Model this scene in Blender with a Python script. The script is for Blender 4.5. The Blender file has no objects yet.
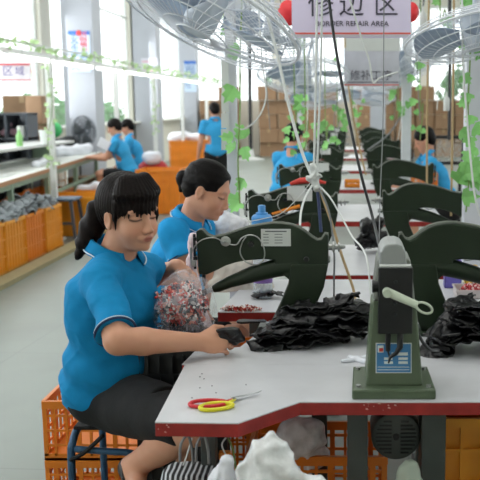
import bpy, bmesh, math, random
import numpy as np
from mathutils import Vector, Matrix
R_ = random.Random(7)
SC = bpy.context.scene
COL = SC.collection
PI = math.pi

# ---------------------------------------------------------------- camera
FPX, CX, CY, CAMZ = 885.0, 350.0, 240.0, 1.5
PITCH = math.atan(135.0 / FPX)
sp, cp = math.sin(PITCH), math.cos(PITCH)
cd = bpy.data.cameras.new('camera')
cam = bpy.data.objects.new('camera', cd); COL.objects.link(cam)
cam.location = (0, 0, CAMZ)
cam.rotation_euler = (PI / 2 - PITCH, 0, 0)
cd.sensor_width = 36.0
cd.lens = FPX / 480.0 * 36.0
cd.shift_x = -(CX - 240.0) / 480.0
cd.dof.use_dof = True
cd.dof.focus_distance = 2.75
cd.dof.aperture_fstop = 6.3
SC.camera = cam

# ---------------------------------------------------------------- world and lights
W = bpy.data.worlds.new('overcast_sky'); SC.world = W
W.use_nodes = True
bg = W.node_tree.nodes['Background']
bg.inputs['Color'].default_value = (0.93, 0.98, 1.0, 1)
bg.inputs['Strength'].default_value = 2.4

def area(name, loc, rot, sx, sy, power, color=(1, 1, 1)):
    l = bpy.data.lights.new(name, 'AREA'); l.shape = 'RECTANGLE'
    l.size = sx; l.size_y = sy; l.energy = power; l.color = color
    o = bpy.data.objects.new(name, l); COL.objects.link(o)
    o.location = loc; o.rotation_euler = rot
    return o
# rows of ceiling lamps of the hall, and daylight coming through its long window wall
area("ceiling_lamp_row", (-0.6, 3.0, 3.9), (0, 0, 0), 3.0, 3.5, 50, (1, .98, .95))
area('ceiling_lamp_row', (-1.0, 9.0, 4.2), (0, 0, 0), 5.0, 6, 65, (1, .98, .95))
area('ceiling_lamp_row', (-1.0, 17.0, 4.2), (0, 0, 0), 5.0, 7, 120, (1, .98, .95))
area('ceiling_lamp_row', (-1.0, 24.0, 4.2), (0, 0, 0), 5.0, 4, 130, (1, .98, .95))
area('window_daylight', (-4.6, 6.0, 2.1), (0, math.radians(-90), 0), 1.8, 10, 60, (.95, .98, 1))
area('window_daylight', (-4.55, 17.0, 2.1), (0, math.radians(-90), 0), 1.6, 10, 110, (.95, .98, 1))
SC.view_settings.view_transform = 'Standard'
SC.view_settings.look = 'None'
SC.view_settings.exposure = 0.13
SC.view_settings.gamma = 1.0
SC.view_settings.use_curve_mapping = False

# ---------------------------------------------------------------- helpers
def P(px, py, Y):
    r = (CY - py) / FPX
    v = Y * (sp - r * cp) / (cp + r * sp)
    d = Y * cp + v * sp
    return Vector(((px - CX) / FPX * d, Y, CAMZ - v))
def G(px, py, z):
    r = (CY - py) / FPX
    v = CAMZ - z
    Y = v * (cp + r * sp) / (sp - r * cp)
    d = Y * cp + v * sp
    return Vector(((px - CX) / FPX * d, Y, z))
def lin(c):
    out = []
    for x in c[:3]:
        x /= 255.0
        out.append(x / 12.92 if x <= .04045 else ((x + .055) / 1.055) ** 2.4)
    return tuple(out) + (1.0,)
_m = {}
def mat(name, c, rough=.5, metal=0.0, var=.06, scale=12.0, bump=0.0, emit=None, es=1.0, alpha=1.0, sheen=0.0, coat=0.0, spec=.5, bscale=None):
    if name in _m: return _m[name]
    m = bpy.data.materials.new(name); m.use_nodes = True
    nt = m.node_tree; b = nt.nodes['Principled BSDF']
    col = lin(c)
    tc = nt.nodes.new('ShaderNodeTexCoord')
    nz = nt.nodes.new('ShaderNodeTexNoise'); nz.inputs['Scale'].default_value = scale; nz.inputs['Detail'].default_value = 3
    nt.links.new(tc.outputs['Object'], nz.inputs['Vector'])
    rp = nt.nodes.new('ShaderNodeValToRGB')
    rp.color_ramp.elements[0].position = .3; rp.color_ramp.elements[1].position = .7
    rp.color_ramp.elements[0].color = tuple(x * (1 - var) for x in col[:3]) + (1,)
    rp.color_ramp.elements[1].color = tuple(min(1, x * (1 + var)) for x in col[:3]) + (1,)
    nt.links.new(nz.outputs['Fac'], rp.inputs['Fac'])
    nt.links.new(rp.outputs['Color'], b.inputs['Base Color'])
    b.inputs['Roughness'].default_value = rough
    b.inputs['Metallic'].default_value = metal
    b.inputs['Specular IOR Level'].default_value = spec
    if sheen: b.inputs['Sheen Weight'].default_value = sheen
    if coat: b.inputs['Coat Weight'].default_value = coat
    if alpha < 1: b.inputs['Alpha'].default_value = alpha
    if emit:
        b.inputs['Emission Color'].default_value = lin(emit); b.inputs['Emission Strength'].default_value = es
    if bump:
        bp = nt.nodes.new('ShaderNodeBump'); bp.inputs['Strength'].default_value = bump; bp.inputs['Distance'].default_value = .01
        n2 = nt.nodes.new('ShaderNodeTexNoise'); n2.inputs['Scale'].default_value = bscale or scale * 3; n2.inputs['Detail'].default_value = 4
        nt.links.new(tc.outputs['Object'], n2.inputs['Vector'])
        nt.links.new(n2.outputs['Fac'], bp.inputs['Height']); nt.links.new(bp.outputs['Normal'], b.inputs['Normal'])
    _m[name] = m
    return m
def speckle(name, cols, scale, rough=.5, alpha=1.0):
    """voronoi cells in a few flat colours: scraps, debris"""
    if name in _m: return _m[name]
    m = bpy.data.materials.new(name); m.use_nodes = True
    nt = m.node_tree; b = nt.nodes['Principled BSDF']
    tc = nt.nodes.new('ShaderNodeTexCoord')
    vo = nt.nodes.new('ShaderNodeTexVoronoi'); vo.inputs['Scale'].default_value = scale
    nt.links.new(tc.outputs['Object'], vo.inputs['Vector'])
    sx = nt.nodes.new('ShaderNodeSeparateColor'); nt.links.new(vo.outputs['Color'], sx.inputs['Color'])
    rp = nt.nodes.new('ShaderNodeValToRGB'); rp.color_ramp.interpolation = 'CONSTANT'
    e = rp.color_ramp.elements
    while len(e) < len(cols): e.new(.5)
    for i, c in enumerate(cols):
        e[i].position = i / len(cols); e[i].color = lin(c)
    nt.links.new(sx.outputs[0], rp.inputs['Fac']); nt.links.new(rp.outputs['Color'], b.inputs['Base Color'])
    b.inputs['Roughness'].default_value = rough
    if alpha < 1: b.inputs['Alpha'].default_value = alpha
    _m[name] = m
    return m
def vcol_mat(name, rough=.5, sss=0.0, bump=0.0, bscale=60, spec=.4):
    if name in _m: return _m[name]
    m = bpy.data.materials.new(name); m.use_nodes = True
    nt = m.node_tree; b = nt.nodes['Principled BSDF']
    a = nt.nodes.new('ShaderNodeAttribute'); a.attribute_name = 'Col'
    nt.links.new(a.outputs['Color'], b.inputs['Base Color'])
    b.inputs['Roughness'].default_value = rough
    b.inputs['Specular IOR Level'].default_value = spec
    if sss:
        b.inputs['Subsurface Weight'].default_value = sss
        b.inputs['Subsurface Radius'].default_value = (.01, .004, .002)
        b.inputs['Subsurface Scale'].default_value = 1.0
    if bump:
        tc = nt.nodes.new('ShaderNodeTexCoord')
        bp = nt.nodes.new('ShaderNodeBump'); bp.inputs['Strength'].default_value = bump; bp.inputs['Distance'].default_value = .004
        n2 = nt.nodes.new('ShaderNodeTexNoise'); n2.inputs['Scale'].default_value = bscale
        nt.links.new(tc.outputs['Object'], n2.inputs['Vector'])
        nt.links.new(n2.outputs['Fac'], bp.inputs['Height']); nt.links.new(bp.outputs['Normal'], b.inputs['Normal'])
    _m[name] = m
    return m
def film(name, c, a, rough=.25):
    """clear or milky plastic film"""
    if name in _m: return _m[name]
    m = bpy.data.materials.new(name); m.use_nodes = True
    nt = m.node_tree; out = nt.nodes['Material Output']
    b = nt.nodes['Principled BSDF']; b.inputs['Base Color'].default_value = lin(c); b.inputs['Roughness'].default_value = rough
    tr = nt.nodes.new('ShaderNodeBsdfTransparent'); mx = nt.nodes.new('ShaderNodeMixShader')
    tc = nt.nodes.new('ShaderNodeTexCoord'); nz = nt.nodes.new('ShaderNodeTexNoise'); nz.inputs['Scale'].default_value = 25; nz.inputs['Detail'].default_value = 5
    nt.links.new(tc.outputs['Object'], nz.inputs['Vector'])
    mr = nt.nodes.new('ShaderNodeMapRange'); mr.inputs['From Min'].default_value = .35; mr.inputs['From Max'].default_value = .65
    mr.inputs['To Min'].default_value = max(0, a - .15); mr.inputs['To Max'].default_value = min(1, a + .15)
    nt.links.new(nz.outputs['Fac'], mr.inputs['Value']); nt.links.new(mr.outputs['Result'], mx.inputs['Fac'])
    nt.links.new(tr.outputs[0], mx.inputs[1]); nt.links.new(b.outputs[0], mx.inputs[2]); nt.links.new(mx.outputs[0], out.inputs['Surface'])
    bp = nt.nodes.new('ShaderNodeBump'); bp.inputs['Strength'].default_value = .5; bp.inputs['Distance'].default_value = .01
    nt.links.new(nz.outputs['Fac'], bp.inputs['Height']); nt.links.new(bp.outputs['Normal'], b.inputs['Normal'])
    _m[name] = m
    return m

def tag(o, label=None, cat=None, group=None, kind=None):
    if label: o['label'] = label
    if cat: o['category'] = cat
    if group: o['group'] = group
    if kind: o['kind'] = kind
    return o
def thing(name, label, cat, loc=(0, 0, 0), rz=0.0, group=None, rot=None):
    o = bpy.data.objects.new(name, None); COL.objects.link(o)
    o.location = loc; o.rotation_euler = rot or (0, 0, rz); o.empty_display_size = .05
    return tag(o, label, cat, group)
def rootmat(p):
    m = Matrix.Identity(4)
    while p is not None:
        m = Matrix.LocRotScale(p.location, p.rotation_euler, p.scale) @ m
        p = p.parent
    return m

class MB:
    def __init__(s): s.bm = bmesh.new()
    def add(s, verts, faces, mi=0):
        vs = [s.bm.verts.new(v) for v in verts]
        for f in faces:
            try:
                fc = s.bm.faces.new([vs[i] for i in f]); fc.material_index = mi
            except ValueError: pass
        return vs
    def box(s, c, size, rot=None, mi=0, taper=1.0):
        hx, hy, hz = size[0] / 2, size[1] / 2, size[2] / 2
        M = rot if rot is not None else Matrix.Identity(3)
        c = Vector(c); vs = []
        for z in (-1, 1):
            t = taper if z > 0 else 1.0
            for x, y in ((-1, -1), (1, -1), (1, 1), (-1, 1)):
                vs.append(c + M @ Vector((x * hx * t, y * hy * t, z * hz)))
        s.add(vs, [(3, 2, 1, 0), (4, 5, 6, 7), (0, 1, 5, 4), (1, 2, 6, 5), (2, 3, 7, 6), (3, 0, 4, 7)], mi)
        return s
    def beam(s, a, b, w, h=None, up=(0, 0, 1), mi=0):
        a, b = Vector(a), Vector(b); h = h or w
        d = (b - a); L = d.length; d.normalize(); up = Vector(up)
        if abs(d.dot(up)) > .98: up = Vector((0, 1, 0))
        x = d.cross(up).normalized(); z = x.cross(d).normalized()
        M = Matrix((x, d, z)).transposed()
        return s.box((a + b) / 2, (w, L, h), M, mi)
    def tube(s, pts, r, seg=8, cap=True, mi=0, closed=False):
        pts = [Vector(p) for p in pts]; n = len(pts)
        rs = r if isinstance(r, (list, tuple)) else [r] * n
        rings = []; prev = None
        for i in range(n):
            if closed: t = pts[(i + 1) % n] - pts[i - 1]
            else: t = pts[min(i + 1, n - 1)] - pts[max(i - 1, 0)]
            if t.length < 1e-9: t = Vector((0, 0, 1))
            t.normalize()
            if prev is None:
                a = Vector((0, 0, 1)) if abs(t.z) < .9 else Vector((1, 0, 0))
                x = t.cross(a).normalized()
            else:
                x = prev - t * prev.dot(t)
                x = x.normalized() if x.length > 1e-6 else t.orthogonal().normalized()
            prev = x; y = t.cross(x)
            rings.append([s.bm.verts.new(pts[i] + (x * math.cos(2 * PI * k / seg) + y * math.sin(2 * PI * k / seg)) * rs[i]) for k in range(seg)])
        for i in range(n if closed else n - 1):
            A, B = rings[i], rings[(i + 1) % n]
            for k in range(seg):
                f = s.bm.faces.new((A[k], A[(k + 1) % seg], B[(k + 1) % seg], B[k])); f.material_index = mi
        if cap and not closed:
            for rg in (list(reversed(rings[0])), rings[-1]):
                f = s.bm.faces.new(rg); f.material_index = mi
        return s
    def cyl(s, a, b, r, r2=None, seg=24, mi=0):
        return s.tube([a, b], [r, r if r2 is None else r2], seg, mi=mi)
    def lathe(s, prof, c=(0, 0, 0), axis=(0, 0, 1), seg=24, mi=0):
        c = Vector(c); ax = Vector(axis).normalized()
        return s.tube2([c + ax * z for r, z in prof], [max(r, 1e-4) for r, z in prof], ax, seg, mi)
    def tube2(s, cs, rs, ax, seg, mi=0):
        x = ax.orthogonal().normalized(); y = ax.cross(x); rings = []
        for c, r in zip(cs, rs):
            rings.append([s.bm.verts.new(c + (x * math.cos(2 * PI * k / seg) + y * math.sin(2 * PI * k / seg)) * r) for k in range(seg)])
        for A, B in zip(rings, rings[1:]):
            for k in range(seg):
                f = s.bm.faces.new((A[k], A[(k + 1) % seg], B[(k + 1) % seg], B[k])); f.material_index = mi
        for rg in (list(reversed(rings[0])), rings[-1]):
            f = s.bm.faces.new(rg); f.material_index = mi
        return s
    def prism(s, pts, z0, z1, axis='z', mi=0):
        def V(p, z):
            return Vector((p[0], p[1], z)) if axis == 'z' else (Vector((p[0], z, p[1])) if axis == 'y' else Vector((z, p[0], p[1])))
        A = [s.bm.verts.new(V(p, z0)) for p in pts]; B = [s.bm.verts.new(V(p, z1)) for p in pts]
        n = len(pts)
        fs = [s.bm.faces.new(A), s.bm.faces.new(list(reversed(B)))]
        for i in range(n): fs.append(s.bm.faces.new((A[i], B[i], B[(i + 1) % n], A[(i + 1) % n])))
        for f in fs: f.material_index = mi
        return s
    def ball(s, c, r, seg=16, rings=10, mi=0):
        c = Vector(c); r = Vector(r) if hasattr(r, '__len__') else Vector((r, r, r))
        vs = [s.bm.verts.new(c + Vector((0, 0, r.z)))]; rows = []
        for i in range(1, rings):
            t = PI * i / rings
            rows.append([s.bm.verts.new(c + Vector((r.x * math.sin(t) * math.cos(2 * PI * k / seg), r.y * math.sin(t) * math.sin(2 * PI * k / seg), r.z * math.cos(t)))) for k in range(seg)])
        bot = s.bm.verts.new(c - Vector((0, 0, r.z)))
        for k in range(seg):
            f = s.bm.faces.new((vs[0], rows[0][k], rows[0][(k + 1) % seg])); f.material_index = mi
            f = s.bm.faces.new((bot, rows[-1][(k + 1) % seg], rows[-1][k])); f.material_index = mi
        for A, B in zip(rows, rows[1:]):
            for k in range(seg):
                f = s.bm.faces.new((A[k], B[k], B[(k + 1) % seg], A[(k + 1) % seg])); f.material_index = mi
        return s
    def build(s, name, m, parent=None, smooth=False, bevel=0, world=False, recalc=True):
        bm = s.bm
        if recalc: bmesh.ops.recalc_face_normals(bm, faces=bm.faces[:])
        me = bpy.data.meshes.new(name); bm.to_mesh(me); bm.free()
        for x in (m if isinstance(m, (list, tuple)) else [m]): me.materials.append(x)
        o = bpy.data.objects.new(name, me); COL.objects.link(o)
        if parent is not None:
            o.parent = parent
            if world: me.transform(rootmat(parent).inverted())
        if smooth:
            me.polygons.foreach_set('use_smooth', [True] * len(me.polygons))
            try: me.set_sharp_from_angle(angle=math.radians(40))
            except Exception: pass
        if bevel:
            b = o.modifiers.new('bevel', 'BEVEL'); b.width = bevel; b.segments = 2; b.limit_method = 'ANGLE'; b.angle_limit = math.radians(35)
        return o
def recenter(o, loc=None):
    """move a single-mesh thing's origin to its base"""
    me = o.data
    vs = [v.co for v in me.vertices]
    if loc is None:
        loc = Vector(((min(v.x for v in vs) + max(v.x for v in vs)) / 2, (min(v.y for v in vs) + max(v.y for v in vs)) / 2, min(v.z for v in vs)))
    me.transform(Matrix.Translation(-Vector(loc))); o.location = loc
    return o
def dup(root, loc=None, rz=None, label=None, group=None, rot=None, scale=None):
    def cp_(o, par):
        c = o.copy(); COL.objects.link(c); c.parent = par
        for ch in [x for x in ALLCH.get(o.name, [])]: cp_(ch, c)
        return c
    r = root.copy(); COL.objects.link(r)
    for ch in list(root.children):
        c = ch.copy(); COL.objects.link(c); c.parent = r
        for g in list(ch.children):
            d = g.copy(); COL.objects.link(d); d.parent = c
    if loc is not None: r.location = loc
    if rz is not None: r.rotation_euler = (0, 0, rz)
    if rot is not None: r.rotation_euler = rot
    if scale is not None: r.scale = (scale,) * 3 if not hasattr(scale, '__len__') else scale
    if label: r['label'] = label
    if group: r['group'] = group
    return r
def text(name, body, size, m, parent, loc, rot, ext=.001, align='CENTER', sx=1.0):
    c = bpy.data.curves.new(name, 'FONT'); c.body = body; c.size = size; c.align_x = align; c.align_y = 'CENTER'; c.extrude = ext
    o = bpy.data.objects.new(name + '_tmp', c); COL.objects.link(o)
    dg = bpy.context.evaluated_depsgraph_get()
    me = bpy.data.meshes.new_from_object(o.evaluated_get(dg)); bpy.data.objects.remove(o)
    me.name = name; me.materials.clear(); me.materials.append(m)
    t = bpy.data.objects.new(name, me); COL.objects.link(t)
    t.parent = parent; t.location = loc; t.rotation_euler = rot; t.scale = (sx, 1, 1)
    return t
def arc(c, r, a0, a1, n, u, v):
    c, u, v = Vector(c), Vector(u), Vector(v)
    return [c + u * r * math.cos(a0 + (a1 - a0) * i / n) + v * r * math.sin(a0 + (a1 - a0) * i / n) for i in range(n + 1)]
def spline(pts, n=8):
    pts = [Vector(p) for p in pts]; out = []
    for i in range(len(pts) - 1):
        p0 = pts[max(i - 1, 0)]; p1 = pts[i]; p2 = pts[i + 1]; p3 = pts[min(i + 2, len(pts) - 1)]
        for k in range(n):
            t = k / n
            out.append(.5 * ((2 * p1) + (-p0 + p2) * t + (2 * p0 - 5 * p1 + 4 * p2 - p3) * t * t + (-p0 + 3 * p1 - 3 * p2 + p3) * t ** 3))
    out.append(pts[-1]); return out

# ---------------------------------------------------------------- distance-field modelling (people, bags, cloth)
class SDF:
    def __init__(s, lo, hi, h):
        s.h = h; s.lo = np.array(lo, dtype=np.float64)
        s.n = np.ceil((np.array(hi) - s.lo) / h).astype(int) + 1
        s.D = np.full(s.n, .06, dtype=np.float32)
    def blk(s, lo, hi):
        i0 = np.maximum(np.floor((np.array(lo) - s.lo) / s.h).astype(int), 0)
        i1 = np.minimum(np.ceil((np.array(hi) - s.lo) / s.h).astype(int) + 1, s.n)
        if np.any(i1 <= i0): return None
        ax = [(s.lo[a] + s.h * np.arange(i0[a], i1[a])).astype(np.float32) for a in range(3)]
        X, Y, Z = np.meshgrid(*ax, indexing='ij', sparse=True)
        return (slice(i0[0], i1[0]), slice(i0[1], i1[1]), slice(i0[2], i1[2])), X, Y, Z
    def comb(s, sl, d, k, op):
        a = s.D[sl]
        if op == 'u':
            h = np.maximum(k - np.abs(a - d), 0) / k
            s.D[sl] = np.minimum(a, d) - h * h * k * .25
        else:
            d = -d; h = np.maximum(k - np.abs(a - d), 0) / k
            s.D[sl] = np.maximum(a, d) + h * h * k * .25
    def cone(s, a, b, ra, rb, k=.01, op='u', flat=None):
        a = np.array(a, dtype=np.float32); b = np.array(b, dtype=np.float32); m = max(ra, rb) + k + .02
        q = s.blk(np.minimum(a, b) - m, np.maximum(a, b) + m)
        if q is None: return s
        sl, X, Y, Z = q; ab = b - a; L = float(ab @ ab) + 1e-12
        x, y, z = X - a[0], Y - a[1], Z - a[2]
        t = np.clip((x * ab[0] + y * ab[1] + z * ab[2]) / L, 0, 1)
        dx, dy, dz = x - t * ab[0], y - t * ab[1], z - t * ab[2]
        if flat is not None:                      # flat = (unit dir, factor): squash along dir
            f, q_ = np.array(flat[0], dtype=np.float32), flat[1]
            w = (dx * f[0] + dy * f[1] + dz * f[2]) * (1 / q_ - 1)
            dx, dy, dz = dx + w * f[0], dy + w * f[1], dz + w * f[2]
        d = np.sqrt(dx * dx + dy * dy + dz * dz) - (ra + (rb - ra) * t)
        s.comb(sl, d.astype(np.float32), k, op); return s
    def ell(s, c, r, M=None, k=.01, op='u'):
        c = np.array(c, dtype=np.float32); r = np.array(r, dtype=np.float32); m = float(r.max()) + k + .02
        q = s.blk(c - m, c + m)
        if q is None: return s
        sl, X, Y, Z = q; x, y, z = X - c[0], Y - c[1], Z - c[2]
        if M is not None:
            u, v, w = [np.array(e, dtype=np.float32) for e in M]
            x, y, z = x * u[0] + y * u[1] + z * u[2], x * v[0] + y * v[1] + z * v[2], x * w[0] + y * w[1] + z * w[2]
        k0 = np.sqrt((x / r[0]) ** 2 + (y / r[1]) ** 2 + (z / r[2]) ** 2)
        k1 = np.sqrt((x / r[0] ** 2) ** 2 + (y / r[1] ** 2) ** 2 + (z / r[2] ** 2) ** 2) + 1e-6
        s.comb(sl, (k0 * (k0 - 1) / k1).astype(np.float32), k, op); return s
    def half(s, p, n, k=.004, lo=None, hi=None):
        """cut away everything on the +n side of p"""
        big = 99
        q = s.blk(lo if lo is not None else s.lo, hi if hi is not None else s.lo + s.h * s.n)
        if q is None: return s
        sl, X, Y, Z = q; p = np.array(p); n = np.array(n) / np.linalg.norm(n)
        d = -((X - p[0]) * n[0] + (Y - p[1]) * n[1] + (Z - p[2]) * n[2])
        s.comb(sl, d.astype(np.float32), k, 's'); return s
    def warp(s, fn, lo=None, hi=None):
        q = s.blk(lo if lo is not None else s.lo, hi if hi is not None else s.lo + s.h * s.n)
        if q is None: return s
        sl, X, Y, Z = q; s.D[sl] += fn(X, Y, Z).astype(np.float32); return s
    def mesh(s):
        D = s.D; D[0] = D[-1] = .05; D[:, 0] = D[:, -1] = .05; D[:, :, 0] = D[:, :, -1] = .05
        S = D < 0; nx, ny, nz = D.shape
        cnt = np.zeros((nx - 1, ny - 1, nz - 1), dtype=np.uint8)
        cor = [(i, j, k) for i in (0, 1) for j in (0, 1) for k in (0, 1)]
        for i, j, k in cor: cnt += S[i:nx - 1 + i, j:ny - 1 + j, k:nz - 1 + k]
        act = np.argwhere((cnt > 0) & (cnt < 8)); N = len(act)
        vals = {c: D[act[:, 0] + c[0], act[:, 1] + c[1], act[:, 2] + c[2]] for c in cor}
        pos = np.zeros((N, 3)); num = np.zeros(N)
        for c in cor:
            for a in range(3):
                if c[a] == 0:
                    c2 = tuple(c[b] + (1 if b == a else 0) for b in range(3))
                    v0, v1 = vals[c], vals[c2]; cr = (v0 < 0) != (v1 < 0)
                    t = np.where(cr, v0 / np.where(cr, v0 - v1, 1), 0)
                    p = np.tile(np.array(c, dtype=float), (N, 1)); p[:, a] = t
                    pos += p * cr[:, None]; num += cr
        pos = s.lo + s.h * (act + pos / num[:, None])
        ids = np.full(cnt.shape, -1, dtype=np.int32); ids[act[:, 0], act[:, 1], act[:, 2]] = np.arange(N)
        quads = []
        for a in range(3):
            b, c = (a + 1) % 3, (a + 2) % 3
            sl0 = [slice(None)] * 3; sl1 = [slice(None)] * 3; sl0[a] = slice(0, -1); sl1[a] = slice(1, None)
            e = np.argwhere(S[tuple(sl0)] != S[tuple(sl1)])
            def off(db, dc):
                q = e.copy(); q[:, b] -= db; q[:, c] -= dc; return ids[q[:, 0], q[:, 1], q[:, 2]]
            Q = np.stack([off(1, 1), off(0, 1), off(0, 0), off(1, 0)], 1)
            fl = ~S[tuple(sl0)][e[:, 0], e[:, 1], e[:, 2]]
            Q[fl] = Q[fl][:, ::-1]; quads.append(Q)
        Q = np.concatenate(quads)
        return pos, Q
    def build(s, name, m, parent=None, col=None, world=True, smooth_it=1):
        pos, Q = s.mesh()
        if smooth_it:
            N = len(pos)
            for _ in range(smooth_it):
                acc = np.zeros_like(pos); cn = np.zeros(N)
                for i in range(4):
                    a, b = Q[:, i], Q[:, (i + 1) % 4]
                    for dd in range(3):
                        acc[:, dd] += np.bincount(a, pos[b, dd], N) + np.bincount(b, pos[a, dd], N)
                    cn += np.bincount(a, minlength=N) + np.bincount(b, minlength=N)
                pos = pos * .5 + .5 * acc / np.maximum(cn, 1)[:, None]
        me = bpy.data.meshes.new(name)
        me.vertices.add(len(pos)); me.vertices.foreach_set('co', pos.astype(np.float32).ravel())
        me.loops.add(len(Q) * 4); me.loops.foreach_set('vertex_index', Q.astype(np.int32).ravel())
        me.polygons.add(len(Q)); me.polygons.foreach_set('loop_start', np.arange(0, len(Q) * 4, 4, dtype=np.int32))
        try: me.polygons.foreach_set('loop_total', np.full(len(Q), 4, dtype=np.int32))
        except Exception: pass
        me.polygons.foreach_set('use_smooth', np.ones(len(Q), dtype=bool))
        me.update(calc_edges=True); me.validate()
        me.materials.append(m)
        if col is not None:
            a = me.attributes.new('Col', 'FLOAT_COLOR', 'POINT')
            a.data.foreach_set('color', col(pos).astype(np.float32).ravel())
        o = bpy.data.objects.new(name, me); COL.objects.link(o)
        if parent is not None:
            o.parent = parent; me.transform(rootmat(parent).inverted())
        return o
def noise3(X, Y, Z, f, seed=0):
    r = random.Random(seed); out = 0
    for i in range(5):
        a = [r.uniform(-1, 1) for _ in range(3)]; n = math.sqrt(sum(x * x for x in a)); w = f * (0.7 + .35 * i)
        b = [r.uniform(-1, 1) for _ in range(3)]
        out = out + np.sin((X * a[0] + Y * a[1] + Z * a[2]) * w / n * 6.28 + r.uniform(0, 6) + 1.3 * np.sin((X * b[0] + Y * b[1] + Z * b[2]) * w * 4)) / (1 + i * .4)
    return out / 2.6
# ================================================================= materials
M_floor = mat('floor_concrete', (128, 137, 130), .38, var=.09, scale=1.6, bump=.05)
def _floor():
    nt = M_floor.node_tree; b = nt.nodes['Principled BSDF']
    src = b.inputs['Base Color'].links[0].from_socket
    tc = nt.nodes.new('ShaderNodeTexCoord'); br = nt.nodes.new('ShaderNodeTexBrick')
    mp = nt.nodes.new('ShaderNodeMapping'); mp.inputs['Rotation'].default_value = (0, 0, math.radians(4)); nt.links.new(tc.outputs['Object'], mp.inputs['Vector'])
    nt.links.new(mp.outputs['Vector'], br.inputs['Vector'])
    br.offset = 0; br.inputs['Scale'].default_value = 1.0; br.inputs['Brick Width'].default_value = 2.4; br.inputs['Row Height'].default_value = 1.7
    br.inputs['Mortar Size'].default_value = .005; br.inputs['Mortar'].default_value = lin((118, 126, 120)); br.inputs['Mortar Smooth'].default_value = .3
    nt.links.new(src, br.inputs['Color1']); nt.links.new(src, br.inputs['Color2']); nt.links.new(br.outputs['Color'], b.inputs['Base Color'])
_floor()
M_wall = mat('wall_paint', (232, 230, 218), .7, var=.03, scale=2, bump=.05)
M_whitewall = mat('lintel_paint', (240, 240, 232), .7, var=.02, scale=2)
M_ceil = mat('ceiling_paint', (235, 235, 230), .8, var=.02, scale=1)
M_col = mat('column_paint', (176, 180, 188), .6, var=.03, scale=3)
M_post = mat('post_paint', (206, 208, 216), .45, var=.04, scale=8)
M_frame = mat('window_frame_white', (225, 228, 225), .4)
M_lam = mat('worn_laminate', (202, 203, 207), .38, var=.05, scale=9, bump=.02)
M_red = mat('red_edge_paint', (150, 38, 34), .45, var=.18, scale=25, bump=.08)
M_leg = mat('table_leg_paint', (66, 72, 70), .5, var=.1)
M_green = mat('machine_green', (30, 43, 28), .38, var=.12, scale=14, bump=.03, spec=.35)
M_green2 = mat('machine_green_light', (84, 98, 76), .36, var=.08, scale=14, bump=.02)
M_steel = mat('bright_steel', (170, 172, 170), .3, metal=.85)
M_lip = mat('cast_edge_worn', (120, 124, 116), .35, metal=.3)
M_black = mat('black_metal', (18, 18, 22), .35, var=.1)
M_blackplas = mat('black_plastic', (25, 26, 28), .5)
M_pale = mat('pale_lever', (196, 205, 186), .35)
M_label = mat('label_paper', (205, 208, 205), .5, var=.02)
M_ink = mat('label_ink', (95, 100, 100), .6)
M_dark = mat('dark_ink', (70, 66, 82), .6)
M_or = mat('orange_plastic', (232, 138, 34), .4, var=.07, scale=6)
M_or2 = mat('deep_orange_plastic', (228, 126, 26), .38, var=.08, scale=6)
M_yel = mat('amber_plastic', (238, 160, 40), .4, var=.06, scale=5)
M_box = mat('cardboard', (150, 120, 92), .8, var=.07, scale=4)
M_tape = mat('parcel_tape', (178, 150, 112), .4)
M_cloth_w = mat('white_cloth', (225, 228, 235), .8, var=.04, bump=.3, scale=10)
M_blackfab = mat('black_fabric', (14, 14, 16), .75, bump=.4, scale=20)
M_leather = mat('black_leather', (10, 10, 13), .30, var=.25, scale=30, bump=.35, bscale=60, spec=.45)
M_greysh = mat('grey_shoe_upper', (150, 158, 164), .7, var=.12, scale=20, bump=.2)
M_leaf = mat('leaf_green', (140, 204, 118), .5, var=.2, scale=9)
M_leafd = mat('leaf_dark', (70, 130, 60), .6, var=.3, scale=6)
M_stem = mat('stem_green', (120, 150, 80), .6)
M_fan = mat('fan_wire', (226, 230, 236), .4)
M_fanm = mat('fan_motor', (190, 198, 208), .4)
M_blade = mat('fan_blade', (165, 180, 202), .4)
M_bluetube = mat('blue_tube_paint', (52, 88, 120), .38, var=.12, scale=14, metal=.2)
M_rope = mat('tan_cord', (176, 150, 108), .7)
M_wire = mat('white_wire', (215, 218, 216), .4)
M_wireg = mat('grey_wire', (120, 122, 124), .4)
M_bcable = mat('black_cable', (28, 30, 34), .4)
M_glass = film('window_glass', (235, 245, 245), .10, .1)
_n = M_glass.node_tree.nodes
M_tube = mat('lamp_tube', (250, 250, 250), .3, emit=(255, 255, 250), es=2.2)

def structure(mb, name, m, **k):
    return tag(mb.build(name, m, **k), kind='structure')

# ================================================================= shell
XL, YB, XR = -4.95, 27.0, 8.0
structure(MB().box((1.5, 13.5, -.05), (14.0, 33, .1)), 'floor', M_floor)
structure(MB().box((1.5, 13.5, 4.65), (14.0, 33, .1)), 'ceiling', M_ceil)
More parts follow.
